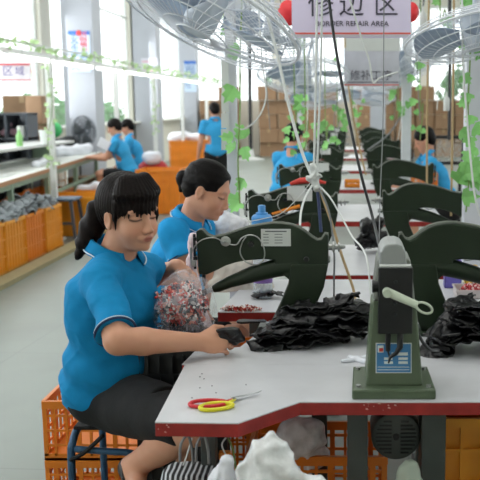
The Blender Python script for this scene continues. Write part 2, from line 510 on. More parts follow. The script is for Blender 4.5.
# left wall: low sill wall, lintel and piers
wl = MB(); wl.box((XL - .1, 12, .55), (.2, 30, 1.1)); wl.box((XL - .1, 12, 4.45), (.2, 30, .3))
piers = [(-3, -2.8), (2.2, 2.4), (8.4, 8.6), (14.5, 15.0), (20.4, 20.9), (26.6, 27.0)]
for a, b in piers: wl.box((XL - .1, (a + b) / 2, 2.7), (.2, b - a, 3.2))
structure(wl, 'wall_left', M_wall)
structure(MB().box((XL + .03, 12, 1.115), (.3, 30, .03)), 'trim_1', M_whitewall)
def window_unit(n, a, b, z0, z1, side, nm=3):
    """frame with mullions + pane; side 'L' = left wall (a,b along Y), 'B' = back wall, 'R'"""
    f = MB(); t = .05
    def bx(p0, p1, q0, q1):
        if side == 'B': f.box(((p0 + p1) / 2, YB + .1, (q0 + q1) / 2), (p1 - p0, .06, q1 - q0))
        else:
            x = XL - .1 if side == 'L' else XR + .1
            f.box((x, (p0 + p1) / 2, (q0 + q1) / 2), (.06, p1 - p0, q1 - q0))
    bx(a, b, z0, z0 + t); bx(a, b, z1 - t, z1)
    for i in range(nm + 1):
        p = a + (b - a - t) * i / nm; bx(p, p + t, z0 + t, z1 - t)
    bx(a, b, z0 + (z1 - z0) * .72, z0 + (z1 - z0) * .72 + .04)
    o = structure(f, 'window_%d' % n, M_frame)
    g = MB()
    if side == 'B': g.box(((a + b) / 2, YB + .1, (z0 + z1) / 2), (b - a - .02, .006, z1 - z0 - .02))
    else: g.box((XL - .1 if side == 'L' else XR + .1, (a + b) / 2, (z0 + z1) / 2), (.006, b - a - .02, z1 - z0 - .02))
    g.build('pane', M_glass, o)
n = 1
for (a, b), (c, d) in zip(piers, piers[1:]):
    window_unit(n, b, c, 1.1, 4.3, 'L', 2); n += 1
# back wall
wb = MB(); wb.box((1.5, YB + .1, .8), (13.2, .2, 1.6)); wb.box((1.5, YB + .1, 4.5), (13.2, .2, .2))
bp_ = [(-5.1, -4.7), (-2.3, -2.12), (-.1, .1), (2.15, 2.35), (4.5, 4.7), (7.7, 8.1)]
for a, b in bp_: wb.box(((a + b) / 2, YB + .1, 3.0), (b - a, .2, 2.8))
structure(wb, 'wall_back', M_wall)
for (a, b), (c, d) in zip(bp_, bp_[1:]):
    window_unit(n, b, c, 1.6, 4.4, 'B', 2); n += 1
# right wall
wr = MB(); wr.box((XR + .1, 12, .55), (.2, 30, 1.1)); wr.box((XR + .1, 12, 4.45), (.2, 30, .3))
for a, b in piers: wr.box((XR + .1, (a + b) / 2, 2.7), (.2, b - a, 3.2))
structure(wr, 'wall_right', M_wall)
for (a, b), (c, d) in zip(piers, piers[1:]):
    window_unit(n, b, c, 1.1, 4.3, 'R', 3); n += 1
structure(MB().box((1.5, -3.05, 2.3), (13.2, .1, 4.6)), 'wall_front', M_wall)
# columns along the left wall
for i, (x0, x1, y0, y1) in enumerate([(-4.62, -4.12, 14.5, 15.0), (-4.9, -4.38, 20.4, 20.9), (-4.93, -4.45, 26.0, 26.5), (-4.7, -4.2, 7.9, 8.35)]):
    if i == 3: continue
    structure(MB().box(((x0 + x1) / 2, (y0 + y1) / 2, 2.3), (x1 - x0, y1 - y0, 4.6)), 'column', M_col)
# far columns through the middle of the hall
for x, y in ((.75, 24.2),):
    structure(MB().box((x, y, 2.3), (.4, .4, 4.6)), 'column', M_col)
# kerb strip in front of the crates on the left
structure(MB().box((-2.93, 8.6, .02), (.16, 5.4, .04)), 'trim_2', mat('kerb_paint', (150, 140, 104), .6))

# ================================================================= leaves
def leaf_at(mb, p, size, rnd, facing=None, mi=0):
    d = Vector((rnd.uniform(-1, 1), rnd.uniform(-1, 1), rnd.uniform(-1.2, .3))).normalized()
    if facing is None: nrm = Vector((rnd.uniform(-.7, .7), -1, rnd.uniform(-.3, .9))).normalized()
    else: nrm = facing
    u = (d - nrm * d.dot(nrm)).normalized(); v = nrm.cross(u)
    # palmate/heart outline, slightly folded
    out = [(0, -.05), (.12, -.42), (.38, -.52), (.42, -.30), (.72, -.34), (.74, -.12), (1.0, 0), (.74, .12), (.72, .34), (.42, .30), (.38, .52), (.12, .42)]
    vs = [p + (u * a + v * b) * size + nrm * (abs(b) * .22 * size) for a, b in out]
    vs.append(p + u * .45 * size)
    fs = [(12, i, (i + 1) % 12) for i in range(12)]
    mb.add(vs, fs, mi)
def garland(name, pts, label, n, size, spread, seed=1, group=None, m=None, cat='garland'):
    rnd = random.Random(seed)
    root = thing(name, label, cat, pts[-1], group=group)
    path = spline(pts, 10)
    MB().tube(path, .004, 6).build('vine_stem', M_stem, root, smooth=True, world=True)
    fo = MB()
    for i in range(n):
        p = path[int(rnd.random() * (len(path) - 1))]
        leaf_at(fo, p + Vector((rnd.uniform(-1, 1), rnd.uniform(-1, 1), rnd.uniform(-1, 1))) * spread, size * rnd.uniform(.7, 1.2), rnd)
    fo.build('foliage', m or M_leaf, root, world=True, recalc=False)
    return root
def bush(c, r, n, size, seed, label, name='garden_shrub', grp=None):
    rnd = random.Random(seed); root = thing(name, label, 'shrub', (c[0], c[1], 0), group=grp)
    fo = MB(); c = Vector(c)
    for i in range(n):
        v = Vector((rnd.gauss(0, 1), rnd.gauss(0, 1), rnd.gauss(0, 1))).normalized() * rnd.uniform(.5, 1)
        leaf_at(fo, c + Vector((v.x * r[0], v.y * r[1], v.z * r[2])), size, rnd, facing=(v + Vector((0, -.6, .3))).normalized())
    fo.build('foliage', M_leafd, root, world=True, recalc=False)
    st = MB()
    for i in range(5):
        st.tube([Vector((c.x, c.y, 0)), c + Vector((rnd.uniform(-.5, .5) * r[0], rnd.uniform(-.5, .5) * r[1], 0))], [.03, .01], 6)
    st.build('stems', M_stem, root, world=True)

# ================================================================= tables
def table(name, label, poly, legs, z=.75, group=None):
    poly = [(p[0], p[1]) for p in poly]
    cx = sum(p[0] for p in poly) / len(poly); cy = sum(p[1] for p in poly) / len(poly)
    root = thing(name, label, 'workbench', (cx, cy, 0), group=group)
    MB().prism(poly, z - .003, z).build('tabletop', M_lam, root, world=True)
    MB().prism(poly, z - .036, z - .0031).build('edge_band', M_red, root, world=True, bevel=.001)
    for (x, y, w, d) in legs:
        mb = MB(); mb.box((x, y, (z - .036) / 2 + .01), (w, d, z - .036 - .02)); mb.box((x, y, .008), (w * 1.4, d * 2.2, .016))
        mb.build('leg', M_leg, root, world=True, bevel=.003)
    return root
A = [G(155, 422, .75), G(238, 423, .75), G(300, 401.8, .75)]
yA = A[2].y
polyA = [A[0], A[1], A[2], (1.25, yA), (1.25, 2.505), (G(186, 363, .75).x, 2.505)]
tA = table('workbench', 'front grey topped workbench with worn red edge and a scissors on it', polyA,
           [(.02, 2.30, .055, .08), (.225, 2.32, .065, .10), (-.38, 2.28, .04, .04), (1.1, 2.3, .05, .08)])
polyB = [G(181, 365.5, .75), (1.3, 2.53), (1.3, 3.02), G(262, 322, .75), G(257, 334, .75), G(240, 347, .75), G(196, 350, .75)]
polyB[0] = (polyB[0].x, 2.5055); polyB[1] = (1.3, 2.5055)
tB = table('workbench', 'grey topped workbench directly behind the front one, under the seated woman\'s hands', polyB,
           [(-.10, 2.8, .05, .08), (.5, 2.8, .05, .08), (1.15, 2.8, .05, .08)])
yC = G(217, 312, .75).y
polyC = [(-.485, yC), (-.27, yC), (-.20, yC + .12), (1.3, yC + .12), (1.3, 3.78), (-.44, 3.78)]
tC = table('workbench', 'workbench holding the transparent water bottle, debris along its red front edge', polyC,
           [(-.38, 3.5, .05, .08), (.3, 3.55, .05, .08), (1.15, 3.5, .05, .08)])
# paint chips on the front table's red edge
ch = MB(); rr = random.Random(3)
for i in range(34):
    if i < 20: x = A[0].x + rr.uniform(.005, .075); y = A[0].y - .0012; z = .73 + rr.gauss(0, .006)
    elif i < 30: x = .03 + rr.uniform(-.02, .1) ; y = yA - .0012; z = .738 + rr.gauss(0, .005)
    else: x = rr.uniform(-.4, 1); y = (A[0].y if x < A[1].x else yA) - .0012; z = .73
    z = min(.745, max(.718, z)); w = rr.uniform(.002, .008)
    ch.add([(x, y, z), (x + w, y, z - .001), (x + w * .8, y, z + w * .35), (x + w * .2, y, z + w * .5)], [(0, 1, 2, 3)])
ch.build('paint_chips', mat('bare_primer', (214, 170, 160), .6), tA, world=True)['kind'] = 'stuff'

rows = [4.25, 6.1, 8.3, 10.6, 13.0, 15.5]
desc = ['second', 'third', 'fourth', 'fifth', 'sixth', 'seventh']
for i, y in enumerate(rows):
    f = y - .37
    x0 = -.44 if i else -.17
    poly = [(x0, f), (.62, f), (.62, f + 1.0), (x0, f + 1.0)]
    if i == 0: poly = [(-.17, 3.88), (1.25, 3.88), (1.25, 4.75), (-.5, 4.75), (-.5, 4.1), (-.25, 4.1)]
    table('workbench', ['red edged workbench carrying the second pair of green machines',
        'red edged bench seen in the aisle above the black ribbon bundle',
        'bench of the fourth machine pair, its red edge showing in the middle aisle',
        'distant red edged bench fifth along the aisle', 'distant bench sixth along the aisle', 'farthest red edged bench at the end of the aisle'][i],
        poly, [(poly[0][0] + .08, f + .35, .05, .08), (poly[1][0] - .07, f + .35, .05, .08)])

# ================================================================= side-arm machines
def L(px, py): return ((px - 290) / 299.0, (332 - py) / 299.0)
def make_machine(label, group):
    root = thing('patching_machine', label, 'sewing machine', (0, 0, 0), group=group)
    head = [(200.6, 229), (206, 227.5), (211, 233), (217, 235.5), (228, 233.5), (240, 229.5), (252, 225.5), (266, 223), (276, 221.6), (285, 222), (293, 223.3), (300, 225.6),
            (307, 230), (313, 235), (319, 238.5), (323, 237.5), (326.5, 232), (329.5, 233), (329.5, 262), (326, 276), (292, 279), (278, 266), (276, 258),
            (266, 257), (247.5, 258.6), (238, 260.5), (229, 263.5), (219, 268.5), (210, 272.5), (202, 272)]
    mb = MB(); mb.prism([L(*p) for p in head], -.026, .026, 'y'); mb.build('arm', M_green, root, bevel=.006)
    lip = [L(*p) for p in head[3:18]]
    mb = MB(); mb.tube([(x, 0, z + .001) for x, z in lip], .0035, 6); mb.tube([(x, -.022, z + .001) for x, z in lip], .0025, 6)
    mb.build('arm_rim', M_lip, root, smooth=True)
    # narrow lower cylinder arm
    mb = MB(); pts = [L(300, 264), L(278, 267), L(255, 273), L(232, 281), L(220, 286.5), L(215, 288.5)]
    mb.tube([(x, 0, z) for x, z in pts], [.030, .031, .028, .020, .0165, .012], 20)
    mb.build('lower_arm', M_green, root, smooth=True)
    mb = MB(); a, b, c = L(216, 288.2), L(209, 290.5), L(204, 291.5)
    mb.cyl((a[0], 0, a[1]), (b[0], 0, b[1]), .009, .008, 16); mb.build('arm_collar', M_steel, root, smooth=True)
    mb = MB(); mb.cyl((b[0], 0, b[1]), (c[0], 0, c[1]), .010, .007, 16); mb.build('shuttle_tip', M_black, root, smooth=True)
    # leg
    leg = [(293, 262), (329.5, 262), (325, 285), (312, 315), (306, 330), (268, 330), (281, 303), (290, 281)]
    MB().prism([L(*p) for p in leg], -.034, .034, 'y').build('leg', M_green, root, bevel=.005)
    mb = MB(); x0, x1 = L(258, 0)[0], L(318, 0)[0]
    mb.box(((x0 + x1) / 2, 0, .006), (x1 - x0, .13, .012)); mb.build('base_plate', M_green, root, bevel=.003)
    for sx in (x0 + .014, x1 - .014):
        for sy in (-.05, .05): MB().cyl((sx, sy, .012), (sx, sy, .018), .007, seg=6).build('bolt', M_steel, root)
    mb = MB(); a = L(263, 326); mb.box((a[0] + .005, 0, .019), (.03, .06, .012)); mb.build('foot_block', M_lip, root, bevel=.002)
    # name plate
    a, b = L(264, 227), L(293, 244)
    mb = MB(); mb.box(((a[0] + b[0]) / 2, -.0268, (a[1] + b[1]) / 2), (b[0] - a[0], .0014, a[1] - b[1])); pl = mb.build('name_plate', M_label, root)
    mb = MB()
    for r in range(5):
        z = a[1] - .008 - r * .0095
        if r == 0: mb.box(((a[0] + b[0]) / 2, -.0278, z), (.070, .0006, .004))
        else:
            for x, w in ((a[0] + .016, .018), (a[0] + .057, .026)): mb.box((x, -.0278, z), (w, .0006, .0022))
    mb.build('printed_lines', M_ink, pl)
    # tension discs and thread
    c = L(229.5, 239)
    mb = MB(); mb.lathe([(.004, 0), (.015, .001), (.017, .004), (.008, .008), (.006, .012), (.013, .015), (.014, .018), (.005, .020), (.004, .026), (0.001, .027)], (c[0], -.026, c[1]), (0, -1, 0), 24)
    mb.build('tension_disc', M_steel, root, smooth=True)
    c = L(254, 242)
    MB().cyl((c[0], -.026, c[1]), (c[0], -.034, c[1]), .010, .009, 20).build('cap_screw', M_black, root, smooth=True)
    c = L(308, 257)
    MB().cyl((c[0], -.026, c[1]), (c[0], -.034, c[1]), .009, .008, 20).build('cap_screw', M_black, root, smooth=True)
    tr = [(196, 262), (197, 250), (202, 241), (210, 236), (220, 235.5), (229, 240), (240, 242), (246, 235), (254, 232), (262, 235), (267, 245), (267, 255), (262, 261), (255, 261), (248, 257), (244, 249), (246, 240), (250, 234)]
    MB().tube(spline([(L(*p)[0], -.042 - .006 * math.sin(i), L(*p)[1]) for i, p in enumerate(tr)], 6), .0022, 6).build('thread_guide', M_steel, root, smooth=True)
    # needle mechanism on the nose
    mb = MB(); a = L(196, 229)
    mb.cyl((L(197.5, 0)[0], 0, L(0, 233)[1]), (L(197.5, 0)[0], 0, L(0, 268)[1]), .0045, seg=12)
    for py, w in ((238, .012), (246, .009), (257, .014)):
        mb.box((L(198.5, 0)[0], 0, L(0, py)[1]), (w, .022, .011))
    mb.build('needle_linkage', M_black, root, bevel=.001)
    mb = MB(); mb.box((L(196.5, 0)[0], -.004, L(0, 262)[1]), (.014, .02, .022)); mb.cyl((L(194.5, 0)[0], -.01, L(0, 246)[1]), (L(194.5, 0)[0], -.01, L(0, 258)[1]), .004, seg=10)
    mb.build('clamp_block', M_steel, root, bevel=.002)
    mb = MB(); x = L(206, 0)[0]
    mb.cyl((x, 0, L(0, 272)[1]), (x, 0, L(0, 281)[1]), .006, seg=14); mb.cyl((x + .001, 0, L(0, 281)[1]), (x + .001, 0, L(0, 285)[1]), .004, seg=14)
    mb.build('presser_bar', M_black, root, smooth=True)
    MB().cyl((x + .001, 0, L(0, 285)[1]), (x + .003, 0, L(0, 291)[1]), .0012, seg=8).build('needle', M_steel, root, smooth=True)
    # drive shaft and pulley at the back
    c = L(329.5, 246)
    mb = MB()
    mb.lathe([(.011, 0), (.011, .012), (.019, .014), (.019, .020), (.009, .022), (.009, .030), (.017, .032), (.017, .037), (.008, .039), (.006, .052), (.003, .056)], (c[0], 0, c[1]), (1, 0, 0), 24)
    mb.build('pulley', M_steel, root, smooth=True)
    return root
XLm, XRm = -.203, .292
mlabL = ['dark green side-arm machine with steel tension disc, nearest on the left side',
    'green left-hand machine just behind the blue capped bottle, with a white label', 'third green machine of the left-hand row, white tag on its arm',
    'fourth green machine of the left-hand row', 'fifth green machine of the left-hand row', 'sixth green machine of the left-hand row', 'farthest green machine of the left-hand row']
mlabR = ['large dark green machine filling the right edge, directly behind the front machine',
    'second green machine from the front in the right-hand row', 'third green machine from the front in the right-hand row', 'fourth green machine from the front in the right-hand row',
    'fifth green machine from the front in the right-hand row', 'sixth green machine from the front in the right-hand row', 'farthest green machine of the right-hand row']
mach = make_machine(mlabL[0], 'green side-arm machines')
mach.location = (XLm, 2.88, .75)
# rear-row machines carry less surface wear; same casting
for i, y in enumerate(rows):
    dup(mach, (XLm + .012, y, .75), 0, mlabL[i + 1])
for i, y in enumerate([2.88, 4.35, 6.5, 8.5, 10.6, 13.0, 15.5]):
    dup(mach, (XRm + (.0 if i else 0), y if i != 2 else 6.25, .75), PI, mlabR[i])

# white paper tags stuck on the second to fourth left machines
for (x0, y0, x1, y1, Y, lab) in ((287, 186, 305, 200, 4.25, 'white label stuck on the left-hand machine behind the bottle'), (312, 163, 329, 171, 6.1, 'white tag on the third left-hand machine')):
    a, b = P(x0, y0, Y - .0285), P(x1, y1, Y - .0285)
    tag(recenter(MB().box((a + b) / 2, (b.x - a.x, .0012, a.z - b.z)).build('paper_label', M_label)), lab, 'label')

# ================================================================= front machine, seen from its needle end
def front_machine():
    Y0 = 2.19
    b0, b1 = G(352, 400, .75), G(436, 400, .75)
    cx = (b0.x + b1.x) / 2; w = b1.x - b0.x; Yc = Y0 + .09
    root = thing('patching_machine', 'front green machine seen end-on with black head plate, pale lever and blue label', 'sewing machine', (cx, Yc, .75))
    s = 2.28 / 885.0      # metres per photo pixel at its front
    X = lambda px: (px - 394) * s
    Z = lambda py: (400 - py) * s
    # base
    mb = MB(); mb.prism([(-w / 2, -.09), (w / 2, -.09), (w / 2 - .004, .12), (-w / 2 + .004, .12)], 0, .026)
    mb.build('base_plate', M_green2, root, bevel=.004)
    for sx in (-1, 1):
        for sy in (-.065, .09): MB().cyl((sx * (w / 2 - .017), sy, .026), (sx * (w / 2 - .017), sy, .032), .007, seg=6).build('bolt', M_steel, root)
    # pillar: tapering casting
    def frus(z0, z1, x0, x1, X0, X1, yf0, yb0, yf1, yb1):
        return [(x0, yf0, z0), (x1, yf0, z0), (x1, yb0, z0), (x0, yb0, z0), (X0, yf1, z1), (X1, yf1, z1), (X1, yb1, z1), (X0, yb1, z1)]
    F = [(3, 2, 1, 0), (4, 5, 6, 7), (0, 1, 5, 4), (1, 2, 6, 5), (2, 3, 7, 6), (3, 0, 4, 7)]
    mb = MB(); mb.add(frus(.024, Z(305), X(366), X(424), X(372), X(417), -.055, .095, -.03, .075), F)
    mb.build('pillar', M_green2, root, bevel=.006)
    mb = MB(); mb.add(frus(Z(305), Z(262), X(373), X(416), X(378), X(411), -.028, .12, -.02, .12), F)
    mb.build('arm', M_lip, root, bevel=.008)
    # rounded grey cap
    mb = MB(); prof = [(X(379), Z(268)), (X(380), Z(254)), (X(383), Z(248)), (X(388), Z(245.5)), (X(396), Z(245)), (X(402), Z(247)), (X(405), Z(252)), (X(407), Z(268))]
    mb.prism(prof, -.045, .10, 'y'); mb.build('cap_housing', mat('grey_cap', (150, 153, 152), .35, metal=.3), root, bevel=.006)
    # black head plate
    mb = MB(); mb.box(((X(378) + X(412)) / 2, -.062, (Z(267) + Z(334)) / 2), (X(412) - X(378), .03, Z(267) - Z(334)))
    hp = mb.build('head_plate', M_black, root, bevel=.003)
    mb = MB()
    for py in (281, 292, 303, 314): mb.cyl((X(395), -.077, Z(py)), (X(395), -.081, Z(py)), .0045, .004, 14)
    mb.build('screw', mat('dark_screw', (60, 62, 66), .3, metal=.8), hp, smooth=True)
    mb = MB(); mb.box((X(395), -.060, Z(266)), (.08, .024, .004)); mb.build('rim', M_label, hp)
    mb = MB(); mb.cyl((X(372), -.06, Z(287)), (X(384), -.06, Z(287)), .016, .014, 20); mb.build('side_knob', M_black, root, smooth=True)
    # pale lever: rod ending in a loop
    a = Vector((X(388), -.085, Z(291))); b = Vector((X(416), -.105, Z(302)))
    mb = MB(); mb.cyl((a.x - .004, -.075, a.z), (a.x - .004, -.10, a.z), .012, .011, 20); mb.tube([a, (a + b) / 2, b], [.0115, .0105, .0095], 16); mb.ball(a, .0115)
    mb.build('lever', M_pale, root, smooth=True)
    ring = [Vector((X(422.5) + .021 * math.cos(t) * .95 + .0, -.108, Z(304.5) + .013 * math.sin(t) - .006 * math.cos(t))) for t in [2 * PI * i / 28 for i in range(28)]]
    MB().tube(ring, .0032, 8, closed=True).build('lever_loop', M_pale, root, smooth=True)
    # needle bars
    mb = MB(); mb.cyl((X(388), -.068, Z(334)), (X(388), -.068, Z(352)), .0075, .0065, 14); mb.cyl((X(388), -.068, Z(352)), (X(390), -.07, Z(360)), .003, .0015, 10)
    mb.build('needle_bar', M_black, root, smooth=True)
    mb = MB(); mb.tube([(X(400), -.068, Z(333)), (X(400), -.07, Z(348)), (X(396), -.073, Z(354)), (X(390), -.075, Z(358)), (X(388.5), -.076, Z(364))], [.0085, .008, .006, .0045, .002], 12)
    mb.build('presser_foot', M_black, root, smooth=True)
    # blue data plate (printed with bars and a red and white square)
    yp = -.058
    def pl(x0, x1, y0, y1, off, m, name, par):
        # follow the pillar face, which leans back a little
        def fy(z): return -.055 + (z - .024) / (Z(305) - .024) * .025
        mb = MB(); z0, z1 = Z(y1), Z(y0)
        v = [(X(x0), fy(z0) - off, z0), (X(x1), fy(z0) - off, z0), (X(x1), fy(z1) - off, z1), (X(x0), fy(z1) - off, z1)]
        v2 = [(a, b + .0012, c) for a, b, c in v]
        mb.add(v2 + v, [(3, 2, 1, 0), (4, 5, 6, 7), (0, 1, 5, 4), (1, 2, 6, 5), (2, 3, 7, 6), (3, 0, 4, 7)])
        return mb.build(name, m, par)
    wb_ = pl(376, 412.5, 346.5, 377, .0014, M_label, 'data_plate', root)
    pl(377, 411.5, 347.5, 376, .0022, mat('plate_blue', (62, 126, 178), .4), 'plate_field', wb_)
    wht = mat('plate_white', (215, 224, 222), .5)
    pl(378, 384, 349, 356, .003, wht, 'plate_mark', wb_)
    pl(379.5, 383.5, 351.5, 355, .0036, mat('plate_red', (190, 50, 45), .5), 'plate_mark', wb_)
    for x0, x1, y0, y1 in ((392, 408.5, 356, 359), (384.5, 393, 361, 363.5), (399, 408.5, 361, 363.5), (384.5, 393.5, 365, 367.5), (399, 408.5, 365, 367.5), (378, 410, 370.5, 371), (378, 410, 373.2, 373.8)):
        pl(x0, x1, y0, y1, .003, wht, 'plate_print', wb_)
    # belt cable leaving the pillar on the right
    mb = MB(); mb.tube(spline([(X(416), 0, Z(322)), (X(418), -.02, Z(335)), (X(424), -.03, Z(347)), (X(432), -.02, Z(356)), (X(442), .03, Z(362))], 8), .0045, 8)
    mb.build('drive_cable', M_bcable, root, smooth=True)
    return root
front_machine()
# drive motor hanging under the front table
mroot = thing('drive_motor', 'round dark grey vented electric motor hanging under the front workbench', 'motor', (P(396, 437, 2.30).x, 2.36, P(396, 437, 2.30).z))
mb = MB(); mb.lathe([(.058, -.06), (.066, -.055), (.068, -.045), (.068, .06), (.060, .08), (.03, .09)], (0, 0, 0), (0, 1, 0), 40); mb.build('housing', M_leg, mroot, smooth=True)
mb = MB(); mb.lathe([(.001, -.063), (.009, -.063), (.010, -.060)], (0, 0, 0), (0, 1, 0), 20)
for i in range(9):
    z = -.044 + i * .011
    w = math.sqrt(max(0, .056 ** 2 - z * z))
    if w > .012:
        for sg in (-1, 1): mb.box((sg * (w + .012) / 2, -.0602, z), (w - .012 if w > .02 else .01, .003, .005))
mb.build('vent_slots', M_black, mroot)
mb = MB(); mb.box((0, .01, .085), (.09, .08, .06)); mb.build('mount_bracket', M_leg, mroot, bevel=.003)

# ================================================================= crates
def crate_mesh(w, l, h, nx, ny, nz, t=.008, solid=False):
    mb = MB()
    if solid:
        for s_ in (-1, 1):
            mb.box((0, s_ * (l / 2 - t * 2.6), h / 2), (w - t * 5, t * .5, h - .03)); mb.box((s_ * (w / 2 - t * 2.6), 0, h / 2), (t * .5, l - t * 5, h - .03))
    mb.box((0, 0, .004), (w, l, .008))
    for z, hh in ((.012, .024), (h - .014, .028)):
        for s_ in (-1, 1):
            mb.box((0, s_ * (l / 2 - t / 2), z), (w, t * (1.6 if z > .1 else 1), hh)); mb.box((s_ * (w / 2 - t / 2), 0, z), (t * (1.6 if z > .1 else 1), l - 2 * t, hh))
    for k in range(1, nz):
        z = h * k / nz
        for s_ in (-1, 1):
            mb.box((0, s_ * (l / 2 - t / 2), z), (w, t * .7, .009)); mb.box((s_ * (w / 2 - t / 2), 0, z), (t * .7, l - 2 * t, .009))
    for i in range(nx + 1):
        x = -w / 2 + w * i / nx; ww = .016 if i % 3 == 0 or i == nx else .009
        x = max(-w / 2 + ww / 2, min(w / 2 - ww / 2, x))
        for s_ in (-1, 1): mb.box((x, s_ * (l / 2 - t / 2), h / 2), (ww, t, h - .03))
    for i in range(1, ny):
        y = -l / 2 + l * i / ny; ww = .016 if i % 3 == 0 else .009
        for s_ in (-1, 1): mb.box((s_ * (w / 2 - t / 2), y, h / 2), (t, ww, h - .03))
    return mb
def crate(label, loc, w, l, h, nx=9, ny=6, nz=6, rz=0, m=None, group=None, solid=False):
    o = crate_mesh(w, l, h, nx, ny, nz, solid=solid).build('plastic_crate', m or M_or)
    o.location = loc; o.rotation_euler = (0, 0, rz)
    return tag(o, label, 'crate', group)
# ================================================================= people
def nrm(v): return Vector(v).normalized()
def mixc(base, c, w):
    w = np.clip(w, 0, 1)[:, None]
    return base * (1 - w) + np.array(c)[None, :] * w
def sm(x, a, b):
    t = np.clip((x - a) / (b - a), 0, 1); return t * t * (3 - 2 * t)
M_skin = vcol_mat('skin', .5, sss=.08, spec=.35)
M_hair = mat('black_hair', (15, 11, 10), .5, var=.3, scale=60, bump=.3, bscale=120, spec=.15)
M_hairb = mat('dark_brown_hair', (20, 13, 11), .5, var=.3, scale=60, bump=.2, bscale=120, spec=.12)
M_polo = mat('blue_polo_cotton', (16, 130, 184), .8, var=.05, scale=30, bump=.5, bscale=14, spec=.2)
M_polo_edge = mat('polo_piping', (206, 222, 232), .8)
M_polo_navy = mat('polo_navy_trim', (28, 52, 92), .8)
M_short = mat('black_shorts_cloth', (13, 13, 15), .85, var=.15, bump=.2)
M_shoe = mat('black_shoe', (26, 24, 26), .45)
SKIN = lin((206, 152, 124))

class Head:
    def __init__(s, c, fwd, up, k=1.0):
        s.c = Vector(c); s.f = nrm(fwd); u = Vector(up); s.u = (u - s.f * u.dot(s.f)).normalized(); s.s = s.u.cross(s.f) * -1   # s = person's right
        s.s = s.f.cross(s.u); s.k = k
    def p(s, a, b, c): return s.c + (s.s * a + s.f * b + s.u * c) * s.k      # a: right, b: forward, c: up
    def M(s): return (s.s, s.f, s.u)
def head_prims(F, H, fine=True):
    k = H.k; M = H.M()
    def E(c, r, kk=.012, op='u'): F.ell(H.p(*c), [x * k for x in r], M, kk * k, op)
    E((0, -.018, .035), (.074, .094, .082), .01)
    E((0, .022, -.028), (.062, .066, .080), .03)
    E((0, .048, -.088), (.030, .030, .022), .03)
    if not fine: 
        F.cone(H.p(0, .085, -.01), H.p(0, .105, -.038), .008 * k, .010 * k, .012 * k)
        for a in (-1, 1): E((a * .075, -.006, -.012), (.008, .017, .028), .006)
        return
    for a in (-1, 1):
        E((a * .034, .050, -.042), (.027, .030, .030), .02)
        E((a * .030, .071, .022), (.024, .011, .009), .02)
        E((a * .031, .097, .000), (.017, .013, .010), .016, 's')
        E((a * .031, .071, -.002), (.0155, .0125, .0105), .004)
        E((a * .012, .095, -.041), (.0075, .0085, .0065), .006)
        E((a * .075, -.008, -.012), (.0075, .018, .030), .006)
        E((a * .081, -.004, -.012), (.005, .010, .018), .004, 's')
        E((a * .073, -.004, -.036), (.006, .009, .009), .006)
    F.cone(H.p(0, .082, .008), H.p(0, .102, -.036), .006 * k, .0095 * k, .014 * k)
    E((0, .084, -.064), (.024, .010, .014), .014)
    E((0, .0925, -.0605), (.0165, .0065, .0048), .004)
    E((0, .0905, -.0705), (.014, .0070, .0055), .004)
    E((0, .1000, -.0655), (.013, .004, .0010), .003, 's')
    E((0, .078, -.095), (.014, .012, .012), .012)
def face_color(H, tint=SKIN):
    def col(pos):
        q = pos - np.array(H.c)[None, :]; S = np.array(H.s); Fv = np.array(H.f); U = np.array(H.u)
        a = q @ S / H.k; b = q @ Fv / H.k; c = q @ U / H.k
        n = len(pos); C = np.tile(np.array(tint), (n, 1))
        r = noise3(pos[:, 0], pos[:, 1], pos[:, 2], 12, 5)[:, None]
        C[:, :3] *= (1 + .03 * r)
        front = (b > .05) & (np.abs(c) < .12) & (np.abs(a) < .07)
        fr = front.astype(float)
        blush = np.exp(-(((np.abs(a) - .036) / .02) ** 2 + ((c + .04) / .018) ** 2)) * fr * .35
        C = mixc(C, lin((214, 140, 118)), blush)
        lip = np.exp(-np.maximum(0, (a / .018) ** 2 + ((c + .0655) / .0110) ** 2 - .6) * 5) * fr * (b > .07)
        C = mixc(C, lin((170, 98, 90)), lip * .75)
        seam = np.exp(-((c + .0655) / .0016) ** 2) * np.exp(-(a / .014) ** 4) * fr * (b > .07)
        C = mixc(C, lin((110, 50, 48)), seam * .55)
        aa = np.abs(a) - .031
        lid = np.exp(-((c + .0060 - 9 * aa * aa) / .0030) ** 2) * (np.abs(aa) < .0175) * fr * (b > .06)
        C = mixc(C, lin((30, 20, 18)), lid * .95)
        crease = np.exp(-((c - .0060 + 9 * aa * aa) / .0014) ** 2) * (np.abs(aa) < .016) * fr
        C = mixc(C, lin((150, 98, 78)), crease * .0)
        brow = np.exp(-((c - .0235 + 6 * (aa - .004) ** 2 * 3) / .0034) ** 2) * (np.abs(aa) < .019) * fr
        C = mixc(C, lin((60, 42, 36)), brow * .35)
        nos = np.exp(-(((np.abs(a) - .008) / .003) ** 2 + ((c + .0475) / .0022) ** 2)) * fr
        C = mixc(C, lin((120, 66, 56)), nos * .7)
        return C
    return col
